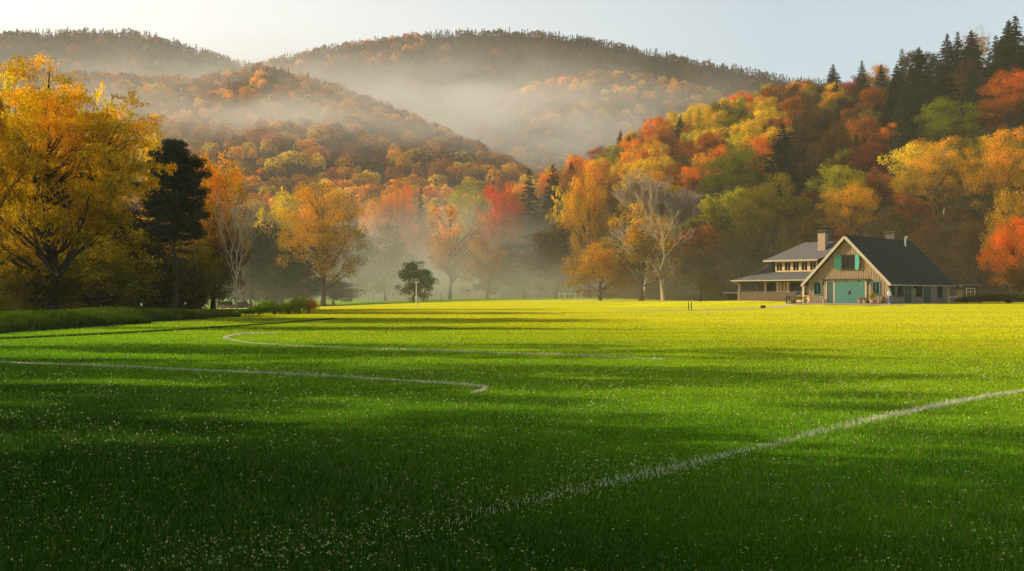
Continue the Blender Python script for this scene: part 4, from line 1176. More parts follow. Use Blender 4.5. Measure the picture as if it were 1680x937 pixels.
# lawn edge beside the bank: mostly shadow, put in as dark grass blades
def strip(name, pts, wd, zo, mat, label, kind='structure'):
    p = smooth(pts, 2); V = []; Fq = []
    for i in range(len(p)):
        d = p[min(i+1, len(p)-1)]-p[max(i-1, 0)]; d = d/np.linalg.norm(d); nrm = np.array([-d[1], d[0]])
        for s in (-1, 1):
            q = p[i]+nrm*s*wd/2; V.append((q[0], q[1], gz(q[0], q[1])+zo))
    for i in range(len(p)-1): Fq.append((2*i, 2*i+1, 2*i+3, 2*i+2))
    return tag(link(name, mesh_np(name, V, [np.array(Fq)]), mat), label, None, kind=kind)
M['edge'] = simple('dark_turf', (0.018, 0.045, 0.006), 0.95, 0.4, 4)
eg = smooth([(-26, 24), (-18.4, 35.8), (-15.5, 42.8), (-13.2, 54), (-11.8, 66)], 3)
EP = eg[np.clip((g.random(9000)*(len(eg)-1)).astype(int), 0, len(eg)-2)]
kk = g.integers(0, len(eg)-1, 9000); tt = g.random(9000)[:, None]
EP = eg[kk]*(1-tt)+eg[kk+1]*tt+g.normal(size=(9000, 2))*0.05
V, Q = blades(np.concatenate([EP, ground_z(EP[:, 0], EP[:, 1])[:, None]], 1), 0.07+0.04*g.random(9000), np.full(9000, 0.03), g, lean=0.3)
M['edgeshade'] = grass_mat('edge_shade_grass', (0.05, 0.12, 0.006), (0.12, 0.20, 0.010))
tag(link('lawn_edge_shade', mesh_np('lawn_edge_shade', V, Q), M['edgeshade']), 'lawn edge shadow set in dark grass blades beside the grass bank', None, kind='structure')

# tall-grass banks
def bank(pts, wd, hg, seed, label, n, col):
    gg = np.random.default_rng(seed)
    c = smooth(pts, 3); L = len(c)
    root = empty('grass_bank', (c[L//2, 0], c[L//2, 1], 0))
    o = np.array([c[L//2, 0], c[L//2, 1], 0])
    def hump(s, t):      # s along 0..1, t across -1..1
        env = np.minimum(1, np.minimum(s, 1-s)*7)**0.6
        return hg*env*(1-t*t)**0.8*(0.85+0.15*np.sin(s*11+seed))
    S, T = np.meshgrid(np.linspace(0, 1, 50), np.linspace(-1, 1, 13), indexing='ij')
    d = np.gradient(c, axis=0); d /= np.linalg.norm(d, axis=1, keepdims=True)
    def pos(s, t):
        i = s*(L-1); a = np.floor(i).astype(int).clip(0, L-2); f = (i-a)[..., None]
        p = c[a]*(1-f)+c[a+1]*f; dd = d[a]
        nn = np.stack([-dd[..., 1], dd[..., 0]], -1)
        return p+nn*(t*wd/2)[..., None]
    XY = pos(S, T); Zm = hump(S, T)-0.02+ground_z(XY[..., 0], XY[..., 1])
    me = grid_mesh('mound', XY[..., 0]-o[0], XY[..., 1]-o[1], Zm)
    link('mound', me, M['edge'], root)
    s = gg.random(n); t = gg.uniform(-1, 1, n)
    XY = pos(s, t); z = hump(s, t)+ground_z(XY[:, 0], XY[:, 1])
    V, Q = blades(np.stack([XY[:, 0]-o[0], XY[:, 1]-o[1], z], 1), 0.16+0.22*gg.random(n), np.full(n, 0.035), gg, lean=0.7, curl=1.0)
    b = link('tall_grass', mesh_np('tall_grass', V, Q), M['reed'], root); b.color = (*col, 1)
    tag(root, label, 'grass bank', None)
bank([(-27, 26), (-23.6, 38), (-23.4, 48), (-22.8, 57)], 4.4, 0.62, 1, 'long dark green grass bank under the tall golden tree', 15000, (0.10, 0.17, 0.02))
bank([(-25.5, 50), (-24, 58), (-22.6, 67)], 4.4, 0.66, 2, 'middle grass bank below the dark pine', 11000, (0.13, 0.18, 0.025))
bank([(-25, 60), (-23.6, 67), (-22.0, 74)], 4.0, 0.42, 3, 'lighter grass bank ending in front of the dark cars', 11000, (0.19, 0.22, 0.03))

# undergrowth that closes the wood's edge
g = np.random.default_rng(66)
PTH = smooth([(-66, 60), (-58, 72), (-47, 88), (-39, 104), (-38, 116), (-46, 128)], 3)
k = g.integers(0, len(PTH)-1, 330); tt = g.random(330)[:, None]
cl = PTH[k]*(1-tt)+PTH[k+1]*tt+g.normal(size=(330, 2))*np.array([1.6, 1.6])
P = []; O = []
for c in cl:
    h_ = g.uniform(1.4, 3.4); n = 130; dd = unit(n, g)
    p = dd*(g.random(n)**0.4)[:, None]*np.array([1.3, 1.3, h_*0.5])+np.array([c[0], c[1], gz(c[0], c[1])+h_*0.45])
    P.append(p); O.append(dd)
P = np.concatenate(P); O = np.concatenate(O)
V, Q = leaf_quads(P, np.full(len(P), 0.34), g, out=O, bias=0.8)
M['under'] = foliage_mat('undergrowth_leaves', grad=0.0, transl=0.3)
ug = link('undergrowth', mesh_np('undergrowth', V, [Q]), M['under']); ug.color = (0.05, 0.045, 0.016, 1)
tag(ug, 'dark tangled undergrowth closing the edge of the wood', None, kind='stuff')
# ------------------------------------------------------------------ the house (local x along the gable, y back along the side wall)
def batten_mat(name, col, pitch=0.0):
    return simple(name, col, 0.85, 0.28, 3.0, bump=0.25, stretch=(6, 6, 0.5))
M['boards'] = batten_mat('weathered_boards', (0.30, 0.215, 0.145))
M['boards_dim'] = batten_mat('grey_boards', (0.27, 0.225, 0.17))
M['plaster'] = simple('tan_boards', (0.66, 0.48, 0.27), 0.85, 0.15, 2.5, stretch=(5, 5, .6))
M['slate'] = simple('slate_roof', (0.028, 0.036, 0.048), 0.75, 0.35, 5.0, spec=0.25, bump=0.4, stretch=(1.5, 1.5, 3))
M['slate_grey'] = simple('grey_shingle_roof', (0.14, 0.14, 0.145), 0.85, 0.3, 6.0, bump=0.4, stretch=(1.5, 1.5, 3))
M['trim'] = simple('pale_trim', (0.42, 0.37, 0.28), 0.6, 0.12, 4)
M['darkwood'] = simple('dark_timber', (0.05, 0.036, 0.028), 0.8, 0.3, 5)
M['railwood'] = simple('railing_boards', (0.15, 0.11, 0.085), 0.85, 0.3, 4, stretch=(1, 1, 5))
M['teal'] = simple('teal_paint', (0.045, 0.17, 0.15), 0.55, 0.18, 2.0, stretch=(4, 4, .5))
M['teal_bright'] = simple('teal_shutter_paint', (0.05, 0.30, 0.24), 0.5, 0.14, 3, stretch=(1, 1, 5))
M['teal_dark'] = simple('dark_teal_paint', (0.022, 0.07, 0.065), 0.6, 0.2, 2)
def glass_mat(name, col, rough=0.08):
    m, nt, nd, L = mat_new(name)
    out = N(nd, 'ShaderNodeOutputMaterial')
    b = N(nd, 'ShaderNodeBsdfPrincipled', ins={'Roughness': rough, 'Specular IOR Level': 0.08})
    tc = N(nd, 'ShaderNodeTexCoord'); nz = N(nd, 'ShaderNodeTexNoise', ins={'Scale': 1.3, 'Detail': 3.0}); L.new(tc.outputs['Object'], nz.inputs['Vector'])
    r = N(nd, 'ShaderNodeValToRGB'); r.color_ramp.elements[0].color = (*[c*0.4 for c in col], 1); r.color_ramp.elements[1].color = (*[c*1.7 for c in col], 1)
    r.color_ramp.elements[0].position = .35; r.color_ramp.elements[1].position = .65
    L.new(nz.outputs['Fac'], r.inputs[0]); L.new(r.outputs[0], b.inputs['Base Color']); L.new(b.outputs[0], out.inputs['Surface'])
    return m
M['pane'] = glass_mat('dark_window_glass', (0.014, 0.016, 0.016))
M['pane_porch'] = glass_mat('porch_window_glass', (0.05, 0.05, 0.045), 0.15)
M['brick'] = simple('chimney_brick', (0.36, 0.27, 0.19), 0.9, 0.3, 9, bump=0.3)
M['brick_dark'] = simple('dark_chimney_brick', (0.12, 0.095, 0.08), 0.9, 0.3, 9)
M['white'] = simple('white_paint', (0.78, 0.77, 0.74), 0.5, 0.06, 4)
M['steel'] = simple('zinc_pipe', (0.55, 0.57, 0.6), 0.35, 0.1, 4, metal=0.7)
M['iron'] = simple('black_iron', (0.012, 0.012, 0.012), 0.5, 0.1, 4)
M['stone'] = simple('pale_paving', (0.42, 0.36, 0.27), 0.9, 0.15, 1.6, bump=0.2)
M['path'] = simple('pale_gravel', (0.70, 0.63, 0.50), 0.95, 0.15, 1.2)
M['terracotta'] = simple('weathered_clay_pot', (0.42, 0.29, 0.19), 0.85, 0.2, 7)

A = R(-45)
C0 = np.array([42.3, 112.0]); HZ = 0.62
ca, sa = math.cos(A), math.sin(A)
def hw(x, y):
    return (C0[0]+x*ca-y*sa, C0[1]+x*sa+y*ca)
house = empty('house', (C0[0], C0[1], HZ), A)
tag(house, 'timber house with steep dark roof, teal barn doors and a porch wing', 'house')
GWd, GLn, EV, RG = 9.6, 17.0, 2.75, 7.72     # gable width, length, eave height, ridge height
mid = -GWd/2

# main walls
wm = MB()
wm.add([(0, 0, -.4), (-GWd, 0, -.4), (-GWd, 0, EV), (mid, 0, RG-0.12), (0, 0, EV), (0, GLn, -.4), (-GWd, GLn, -.4), (-GWd, GLn, EV), (mid, GLn, RG-0.12), (0, GLn, EV)],
       [(0, 4, 3, 2, 1), (5, 6, 7, 8, 9), (0, 5, 9, 4), (1, 2, 7, 6)])
x = -0.12
while x > -GWd:                      # board-and-batten strips of the gable
    top = EV+(RG-0.12-EV)*(1-abs(x-mid)/(GWd/2))-0.06
    if -7.75 < x < -2.05: wm.box(x-0.035, x+0.035, -0.045, 0.002, 2.78, top)
    else: wm.box(x-0.035, x+0.035, -0.045, 0.002, -0.3, top)
    x -= 0.31
wm.build('gable_wall', M['boards'], house)
sw = MB(); sw.box(0.003, 0.03, 0.02, GLn-0.02, -0.3, EV-0.02)
y = 0.3
while y < GLn: sw.box(0.03, 0.055, y-0.03, y+0.03, -0.25, EV-0.05); y += 0.42
sw.box(0.03, 0.10, 0.0, GLn, -0.3, 0.10)
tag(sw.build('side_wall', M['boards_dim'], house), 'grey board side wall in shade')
# main roof
oh, of, th = 0.62, 0.75, 0.16
sl = (RG-EV)/(GWd/2)
def roof_side(s):
    ex = mid+s*(GWd/2+oh); ez = EV-oh*sl+0.12; rz = RG+0.12
    p = [(mid, -of, rz), (ex, -of, ez), (ex, GLn+0.5, ez), (mid, GLn+0.5, rz)]
    if s > 0: return [p[0], p[1], p[2], p[3]]
    return [p[3], p[2], p[1], p[0]]
for s in (1, -1):
    rb = MB(); rb.slab(roof_side(s), th)
    ex = mid+s*(GWd/2+oh)
    # slate courses: thin lips across the slope
    n = 22
    for k in range(1, n):
        f = k/n
        xx = mid+s*(GWd/2+oh)*f; zz = RG+0.12-(RG+0.12-(EV-oh*sl+0.12))*f
        rb.box(xx-0.05, xx+0.05, -of+0.01, GLn+0.49, zz-0.03, zz+0.018)
    rf = rb.build('roof', M['slate'], house)
    fb = MB()
    fb.bar((mid, -of-0.03, RG-0.02), (ex+s*0.02, -of-0.03, EV-oh*sl-0.03), 0.07, 0.30)
    fb.build('bargeboard', M['trim'], rf)
    gb = MB(); gz0 = EV-oh*sl-0.02
    gb.tube([(ex+s*0.09, -of, gz0), (ex+s*0.09, GLn+0.5, gz0)], 0.075, 8)
    gb.build('gutter', M['trim'], rf)
MB().box(mid-0.12, mid+0.12, -of, GLn+0.5, RG+0.10, RG+0.19).build('ridge_cap', M['slate'], house)

def window(parent, x0, x1, z0, z1, y, frame_m, pane_m, nv=1, nh=1, axis='x', fw=0.09, name='window', pr=0.07):
    """framed window on the plane y (axis x) facing -y, or on the plane x=y (axis y) facing +x"""
    fr = MB(); bx = (lambda a, b, c, d, e, f: fr.box(a, b, c, d, e, f)) if axis == 'x' else (lambda a, b, c, d, e, f: fr.box(-d, -c, a, b, e, f))
    f0, f1 = y-pr, y+0.0
    bx(x0-fw, x0, f0, f1, z0-fw, z1+fw); bx(x1, x1+fw, f0, f1, z0-fw, z1+fw)
    bx(x0, x1, f0, f1, z1, z1+fw); bx(x0-0.04, x1+0.04, f0-0.03, f1, z0-fw, z0)
    for k in range(1, nv+1 if nv > 1 else 1):
        if k < nv:
            xx = x0+(x1-x0)*k/nv; bx(xx-0.025, xx+0.025, f0+0.02, f1, z0, z1)
    for k in range(1, nh):
        zz = z0+(z1-z0)*k/nh; bx(x0, x1, f0+0.023, f1-0.003, zz-0.022, zz+0.022)
    wo = fr.build(name, frame_m, parent)
    pn = MB()
    if axis == 'x': pn.box(x0, x1, y-0.028, y-0.004, z0, z1)
    else: pn.box(-(y-0.004), -(y-0.028), x0, x1, z0, z1)
    pn.build('pane', pane_m, wo)
    return wo
# gable openings
window(house, -8.92, -8.12, 1.08, 2.42, -0.045, M['teal'], M['pane'], 2, 1, fw=0.14)
window(house, -1.72, -0.98, 1.08, 2.42, -0.045, M['teal'], M['pane'], 2, 1, fw=0.14)
up = window(house, -5.42, -3.98, 3.95, 5.55, -0.045, M['darkwood'], M['pane'], 3, 1, fw=0.10, name='loft_window')
for s, hx in ((-1, -5.55), (1, -3.85)):          # loft shutters, swung part open
    sh = MB(); wd = 0.78; an = R(28)
    dx, dy = s*math.cos(an), -math.sin(an)
    n = 8; prof = []
    for k in range(n+1):
        t = k/n; prof.append((wd*(0.80+0.20*math.sin(math.pi*t)), 3.88+1.72*t))
    front = [(hx, -0.09, 3.88)]+[(hx+dx*r_, -0.09+dy*r_, z_) for r_, z_ in prof]+[(hx, -0.09, 5.60)]
    if s > 0: front = front[::-1]
    front = front[::-1]
    sh.slab(front, 0.05)
    so = sh.build('shutter', M['teal_bright'], house)
    br = MB()
    for z_ in (4.3, 5.15): br.bar((hx+dx*0.06, -0.125+dy*0.06, z_), (hx+dx*(wd*.86), -0.125+dy*wd*.86, z_), 0.03, 0.09)
    br.build('brace', M['teal_bright'], so)
# barn door and side panel under a beam
dr = MB(); dr.box(-6.30, -2.66, -0.10, -0.02, 0.02, 2.52)
for k in range(12):
    xx = -6.30+3.64*(k+.5)/12; dr.box(xx-0.13, xx+0.13, -0.118, -0.1, 0.05, 2.49)
door = dr.build('barn_door', M['teal'], house)
gap = MB(); gap.box(-4.50, -4.46, -0.124, -0.1182, 0.03, 2.5); gap.build('door_gap', M['teal_dark'], door)
h_ = MB(); h_.box(-4.62, -4.52, -0.17, -0.12, 1.05, 1.45); h_.box(-4.44, -4.38, -0.17, -0.12, 1.05, 1.45); h_.build('handle', M['iron'], door)
sp = MB(); sp.box(-7.28, -6.52, -0.09, -0.02, 0.05, 2.50); sp.build('side_door', M['teal_dark'], house)
fr = MB()
for a, b in ((-6.50, -6.32), (-7.42, -7.30), (-2.64, -2.44)): fr.box(a, b, -0.15, -0.01, -0.2, 2.62)
fr.box(-7.42, -2.44, -0.16, -0.01, 2.53, 2.68)
fr.build('door_frame', M['trim'], house)
bm2 = MB(); bm2.box(-7.95, -2.05, -0.42, -0.01, 2.70, 2.84)
for a in (-7.7, -6.2, -4.8, -3.4, -2.3): bm2.bar((a, -0.05, 2.45), (a, -0.36, 2.71), 0.06, 0.06)
bm2.build('door_canopy', M['darkwood'], house)
for xx in (-7.72, -2.16):
    lb = MB(); lb.bar((xx, -0.02, 2.46), (xx, -0.24, 2.52), 0.04); lb.lathe([(0.03, 0.16), (0.11, 0.08), (0.12, 0.0), (0.08, -0.16), (0.02, -0.2)], 10, (xx, -0.24, 2.36)); lb.build('wall_lamp', M['iron'], house)
# corner boards
MB().box(-0.16, 0.062, -0.062, 0.10, -0.3, EV).build('corner_board', M['boards'], house); MB().box(-GWd-0.05, -GWd+0.14, -0.062, 0.10, -0.3, EV).build('corner_board', M['boards'], house)
# side wall openings (plane x = 0.03)
for (v0, v1, z0, z1) in ((0.5, 1.55, 0.95, 2.35), (2.35, 3.7, 0.85, 2.38), (7.5, 8.95, 0.85, 2.38), (13.8, 15.0, 0.75, 2.3)):
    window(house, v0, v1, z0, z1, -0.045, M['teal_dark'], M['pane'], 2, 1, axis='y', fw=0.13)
for (v0, v1) in ((4.45, 5.85), (9.9, 11.4)):
    d2 = MB(); d2.box(0.03, 0.10, v0, v1, 0.0, 2.34); d2.box(0.03, 0.12, v0-0.12, v0, 0, 2.42); d2.box(0.03, 0.12, v1, v1+0.12, 0, 2.42); d2.box(0.03, 0.12, v0, v1, 2.342, 2.42)
    do = d2.build('door', M['teal_dark'], house)
    k2 = MB(); k2.lathe([(0.02, 0), (0.035, 0.03), (0.035, 0.06), (0.01, 0.08)], 8, (0.10, v1-0.15, 1.05), 'x'); k2.build('handle', M['iron'], do)
lb = MB(); lb.box(0.03, 0.09, 6.68, 6.82, 1.7, 2.3); lb.lathe([(0.03, 0.2), (0.12, 0.1), (0.11, -0.15), (0.03, -0.22)], 10, (0.18, 6.75, 2.0)); lb.build('wall_lamp', M['iron'], house)
# chimneys and vent
def chimney(x, y, w_, d_, z0, z1, m, cap=True):
    c = MB(); c.box(x-w_/2, x+w_/2, y-d_/2, y+d_/2, z0, z1-0.3)
    co = c.build('chimney', m, house)
    k = MB(); k.box(x-w_/2-0.12, x+w_/2+0.12, y-d_/2-0.12, y+d_/2+0.12, z1-0.12, z1)
    for sx in (-1, 1):
        for sy in (-1, 1): k.box(x+sx*(w_/2-0.09)-0.08, x+sx*(w_/2-0.09)+0.08, y+sy*(d_/2-0.09)-0.08, y+sy*(d_/2-0.09)+0.08, z1-0.3, z1-0.12)
    k.box(x-w_/2-0.06, x+w_/2+0.06, y-d_/2-0.06, y+d_/2+0.06, z1-0.36, z1-0.298)
    k.build('chimney_cap', M['brick_dark'], co)
chimney(-11.3, 6.6, 1.0, 0.9, 5.4, 9.05, M['brick'])
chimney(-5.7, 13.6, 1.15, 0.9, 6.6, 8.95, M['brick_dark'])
vp = MB(); vp.tube([(-4.1, 14.0, 6.7), (-4.1, 14.0, 8.05), (-4.02, 13.9, 8.2), (-3.85, 13.8, 8.2)], [0.12, 0.12, 0.14, 0.16], 10); vp.build('vent_pipe', M['steel'], house)

# ---- porch wing
PB = 0.42    # porch floor above the yard
wg = MB(); wg.box(-17.6, -GWd+0.02, 2.95, 12.0, -0.4, 2.85); wg.box(-20.7, -GWd-0.02, 1.9, 12.0, -0.5, PB)
wing = wg.build('wing_wall', M['plaster'], house)
uw = MB(); uw.box(-17.55, -9.0, 5.25, 11.2, 3.2, 5.42); uw.box(-17.62, -9.2, 5.19, 5.252, 3.7, 4.0)
upw = uw.build('upper_wall', M['darkwood'], house)
# upper window band
for k in range(5):
    x0 = -17.0+1.17*k
    window(house, x0, x0+0.78, 4.08, 5.12, 5.245, M['plaster'], M['pane'], 2, 1, fw=0.19, name='upper_window')
# upper hip roof
ur = MB()
e0 = [(-18.35, 4.35, 5.42), (-10.9, 4.35, 5.42), (-4.9, 8.1, 7.72), (-14.7, 8.1, 7.72)]
ur.slab(e0, 0.14)
ur.slab([(-18.35, 11.9, 5.42), (-18.35, 4.35, 5.42), (-14.7, 8.1, 7.72)], 0.14)
ur.slab([(-10.9, 11.9, 5.42), (-18.35, 11.9, 5.42), (-14.7, 8.1, 7.72), (-4.9, 8.1, 7.72)], 0.14)
uro = ur.build('upper_roof', M['slate_grey'], house)
fb = MB(); fb.box(-18.42, -10.85, 4.24, 4.345, 5.22, 5.42); fb.box(-18.45, -18.352, 4.24, 11.9, 5.22, 5.42); fb.build('fascia', M['trim'], uro)
# lower bell-cast roof
lr = MB()
c_ = [(-21.25, 1.35, 2.86), (-19.7, 2.9, 3.42), (-18.4, 4.2, 4.35), (-17.6, 5.0, 5.35)]
lr.slab([c_[0], (-9.7, 1.35, 2.86), (-9.7, 2.9, 3.30), c_[1]], 0.10)
lr.slab([c_[1], (-9.7, 2.9, 3.30), (-9.7, 5.25, 3.95), (-17.6, 5.25, 3.95)], 0.10)
lr.add([c_[1], (-17.6, 5.25, 3.95), c_[2]], [(0, 1, 2)]); lr.add([c_[2], (-17.6, 5.25, 3.95), c_[3]], [(0, 1, 2)])
bk = [(-21.25, 12.4, 2.86), (-19.7, 11.6, 3.42), (-18.4, 11.4, 4.35), (-17.6, 11.2, 5.35)]
for i in range(3): lr.slab([bk[i], c_[i], c_[i+1], bk[i+1]], 0.10)
lro = lr.build('porch_roof', M['slate_grey'], house)
gt = MB(); gt.tube([(-21.3, 1.28, 2.78), (-9.9, 1.28, 2.78)], 0.08, 8); gt.tube([(-21.3, 1.28, 2.78), (-21.3, 12.3, 2.78)], 0.08, 8); gt.build('gutter', M['trim'], lro)
dp = MB(); dp.tube([(-21.0, 1.3, 2.75), (-20.9, 1.5, 2.55), (-20.45, 1.86, 2.35), (-20.45, 1.86, 0.3)], 0.06, 8); dp.build('downpipe', M['trim'], lro)
# beam and posts
pb = MB(); pb.box(-20.6, -9.9, 1.98, 2.16, 2.58, 2.76); pb.build('porch_beam', M['darkwood'], house)
for xx in (-20.4, -17.9, -14.4, -11.2): 
    p_ = MB(); p_.box(xx-0.09, xx+0.09, 1.99, 2.15, PB, 2.585); p_.box(xx-0.13, xx+0.13, 1.96, 2.18, 2.40, 2.578); p_.build('porch_post', M['darkwood'] if xx > -20 else M['railwood'], house)
rl = MB(); rl.box(-20.72, -12.4, 1.9, 1.96, -0.1, 1.32)
for k in range(34):
    xx = -20.6+8.1*k/33; rl.box(xx-0.05, xx+0.05, 1.868, 1.9, -0.05, 1.26)
rl.box(-20.78, -12.35, 1.84, 2.02, 1.322, 1.40)
rl.build('porch_railing', M['railwood'], house)
# ground floor windows and pilasters behind the porch
for (a, b) in ((-17.1, -15.75), (-13.9, -12.2), (-11.75, -10.6)):
    window(house, a, b, PB+0.55 if a < -12 else PB+0.05, 2.55, 2.945, M['trim'] if a < -12 else M['plaster'], M['pane_porch'], 1, 1, fw=0.10, name='porch_window' if a < -12 else 'porch_door')
for xx in (-17.5, -15.3, -14.45, -10.3): MB().box(xx-0.05, xx+0.05, 2.90, 2.948, PB, 2.80).build('wall_strip', M['darkwood'], house)
# enclosed porch corner next to the barn gable
ec = MB(); ec.box(-11.0, -GWd-0.05, 0.9, 1.06, -0.2, 2.55); ec.box(-11.0, -10.9, 1.06, 4.5, -0.2, 2.55)
ec.build('porch_corner', M['plaster'], house)
window(house, -10.75, -9.85, 0.95, 2.1, 0.895, M['trim'], M['pane_porch'], 1, 1, fw=0.08, name='corner_window')

# ------------------------------------------------------------------ yard: paving, path
def sheet(name, pts, zo, mat, label):
    n = len(pts); V = [(p[0], p[1], gz(p[0], p[1])+zo) for p in pts]
    return tag(link(name, mesh_np(name, V, [np.array([list(range(n))])]), mat), label, None, kind='structure')
def quad_sheet(name, a, b, c, d, n, zo, mat, label):
    """ground-following sheet between the edges a-b and d-c"""
    S, T = np.meshgrid(np.linspace(0, 1, n), np.linspace(0, 1, 6), indexing='ij')
    a, b, c, d = map(np.array, (a, b, c, d))
    XY = (a*(1-S[..., None])+b*S[..., None])*(1-T[..., None])+(d*(1-S[..., None])+c*S[..., None])*T[..., None]
    Z = ground_z(XY[..., 0], XY[..., 1])+zo
    return tag(link(name, grid_mesh(name, XY[..., 0], XY[..., 1], Z), mat), label, None, kind='structure')
quad_sheet('pavement', hw(-9.4, -2.3), hw(0.8, -2.3), hw(0.8, -0.07), hw(-9.4, -0.07), 20, 0.035, M['stone'], 'pale stone apron in front of the barn doors')
quad_sheet('side_path', hw(0.8, -2.3), hw(2.4, -2.3), hw(2.4, 17.5), hw(0.12, 17.5), 20, 0.03, M['stone'], 'shaded stone strip along the side wall')
strip('path', [hw(-6.5, -1.2), hw(-12, -2.2), (29.5, 110.5), (24, 106.0), (18, 102.5), (10, 100.5)], 1.7, 0.035, M['path'], 'narrow pale path leading across the lawn from the house')

# ------------------------------------------------------------------ things in the yard
PT = {}
def at(px, Y): return wx(px, Y), Y
def pot(px, off, r, h, label, plant=None, pcol=(0.5, 0.4, 0.03), ph=0.5, bulge=1.0):
    # stands "off" metres in front of the gable at photo column px
    t = (px-CX)/F
    xx = -(C0[0]-t*C0[1])/(0.7071*(1+t))
    X_, Y_ = hw(xx, -off)
    root = empty('plant_pot', (X_, Y_, gz(X_, Y_)+0.036), 0)
    b = MB(); b.lathe([(r*0.62, 0), (r*0.9*bulge, h*0.5), (r*0.95, h*0.86), (r*1.08, h*0.88), (r*1.08, h), (r*0.9, h), (r*0.86, h*0.9)], 18); b.build('pot', M['terracotta'], root, True)
    s = MB(); s.lathe([(r*0.86, h*0.86), (r*0.4, h*0.9)], 14); s.build('soil', M['edge'], root)
    if plant:
        tm, cm = plant
        o = bpy.data.objects.new('plant', cm)
        if not len(cm.materials): cm.materials.append(M['bush'])
        COL.objects.link(o); o.parent = root; o.location = (0, 0, h*0.86); o.color = (*pcol, 1)
        o.scale = (r*2.1/3*1.0, r*2.1/3, ph/2.0); o.rotation_euler = (0, 0, px)
    tag(root, label, 'plant pot')
    return root
BS = bush_mesh(221, 3, 2, 900, 0.34, 14)
pot(1358, 0.8, 0.27, 0.42, 'empty squat clay pot beside the narrow dark teal door')
pot(1415, 0.7, 0.25, 0.42, 'clay pot with a small yellow plant at the barn door edge', BS, (0.6, 0.42, 0.03), 0.55)
pot(1423, 0.6, 0.24, 0.42, 'clay pot with a reddish plant between the yellow plant and the round shrub', BS, (0.35, 0.2, 0.04), 0.4)
pot(1437, 0.9, 0.34, 0.5, 'clay pot holding a tall round yellow green shrub', BS, (0.45, 0.42, 0.03), 1.25, 1.0)
pot(1445, 0.55, 0.40, 0.40, 'wide low clay bowl under the small teal window')
pot(1328, 1.0, 0.26, 0.40, 'pot with a bushy yellow plant near the garden bench', BS, (0.62, 0.42, 0.03), 0.6)
pot(1313, 1.6, 0.36, 0.40, 'pot of yellow flowers by the porch railing behind the bench', BS, (0.60, 0.45, 0.08), 0.5)

# garden bench
bx_, by_ = hw(-10.6, -1.9)
bench = empty('garden_bench', (bx_, by_, gz(bx_, by_)), R(-14))
for k in range(4): MB().box(-0.95, 0.95, -0.28+0.15*k, -0.16+0.15*k, 0.42, 0.46).build('seat_slat', M['railwood'], bench)
for k in range(3): MB().box(-0.95, 0.95, 0.30+0.03*k, 0.335+0.03*k, 0.56+0.14*k, 0.67+0.14*k).build('back_slat', M['railwood'], bench)
for sx in (-0.85, 0.85):
    for yy in (-0.24, 0.28):
        l = MB(); l.box(sx-0.035, sx+0.035, yy-0.035, yy+0.035, 0, 0.42 if yy < 0 else 0.95); l.build('leg', M['darkwood'], bench)
    MB().box(sx-0.04, sx+0.04, -0.30, 0.30, 0.63, 0.68).build('armrest', M['darkwood'], bench)
MB().box(-0.98, 0.98, -0.34, 0.36, 0.10, 0.16).build('lower_slab', M['darkwood'], bench)  # dark slab low between the legs
tag(bench, 'weathered slatted garden bench at the start of the path', 'bench')
# dark box on the path
t_ = empty('planter_box', (wx(1252, 108.5), 108.5, gz(wx(1252, 108.5), 108.5)+0.02), R(-20))
MB().box(-0.25, 0.25, -0.15, 0.15, 0, 0.24).build('box', M['iron'], t_)
MB().box(-0.28, 0.28, -0.18, 0.18, 0.242, 0.29).build('lid', M['darkwood'], t_)
tag(t_, 'small dark box lying on the pale path', 'box')
# white topped trestle table by the porch
tx, ty = at(1206, 131); tz = gz(tx, ty)
tb = empty('trestle_table', (tx, ty, tz), R(-6))
MB().box(-1.45, 1.45, -0.4, 0.4, 0.98, 1.05).build('table_top', M['white'], tb)
for sx in (-1.15, 1.15):
    l = MB(); l.bar((sx-0.18, 0.3, 0), (sx, 0.05, 0.98), 0.06); l.bar((sx+0.18, -0.3, 0), (sx, -0.05, 0.98), 0.06); l.bar((sx-0.1, 0.16, 0.5), (sx+0.1, -0.16, 0.5), 0.04); l.build('trestle', M['railwood'], tb)
MB().box(-1.35, 1.35, -0.02, 0.02, 0.12, 0.95).build('backboard', M['darkwood'], tb)
tag(tb, 'long white topped trestle table standing past the porch end', 'table')
# garden sheds behind the house
sx_, sy_ = at(1574, 134); sz = gz(sx_, sy_)
sh = empty('garden_shed', (sx_, sy_, sz), R(-20))
MB().box(-1.3, 1.3, -1, 1, -0.2, 1.9).build('wall', M['darkwood'], sh)
MB().slab([(-1.5, -1.25, 2.42), (1.6, -1.25, 1.8), (1.6, 1.2, 1.8), (-1.5, 1.2, 2.42)], 0.08).build('roof', M['slate'], sh)
MB().box(-0.4, 0.35, -1.06, -1.0, 0.0, 1.6).build('door', M['railwood'], sh)
tag(sh, 'low dark shed with a sloping roof behind the house corner', 'shed')
sx_, sy_ = at(1591, 133); sz = gz(sx_, sy_)
s2 = empty('garden_shed', (sx_, sy_, sz), R(-16))
MB().box(-0.95, 0.95, -0.8, 0.8, -0.2, 2.25).build('wall', M['darkwood'], s2)
MB().box(-1.15, 1.15, -1.0, 1.0, 2.252, 2.36).build('roof', M['slate_grey'], s2)
window(s2, -0.5, 0.45, 1.0, 1.85, -0.80, M['trim'], M['pane_porch'], 2, 2, fw=0.08)
tag(s2, 'small flat roofed hut with a pale framed window', 'shed')
wb_x, wb_y = at(1565, 127.5)
wb = empty('storage_chest', (wb_x, wb_y, gz(wb_x, wb_y)+0.35), R(-20))
MB().box(-0.5, 0.5, -0.3, 0.3, -0.4, 0.42).build('box', M['trim'], wb); MB().box(-0.54, 0.54, -0.34, 0.34, 0.422, 0.50).build('lid', M['white'], wb)
tag(wb, 'pale storage chest standing before the dark shed', 'chest')

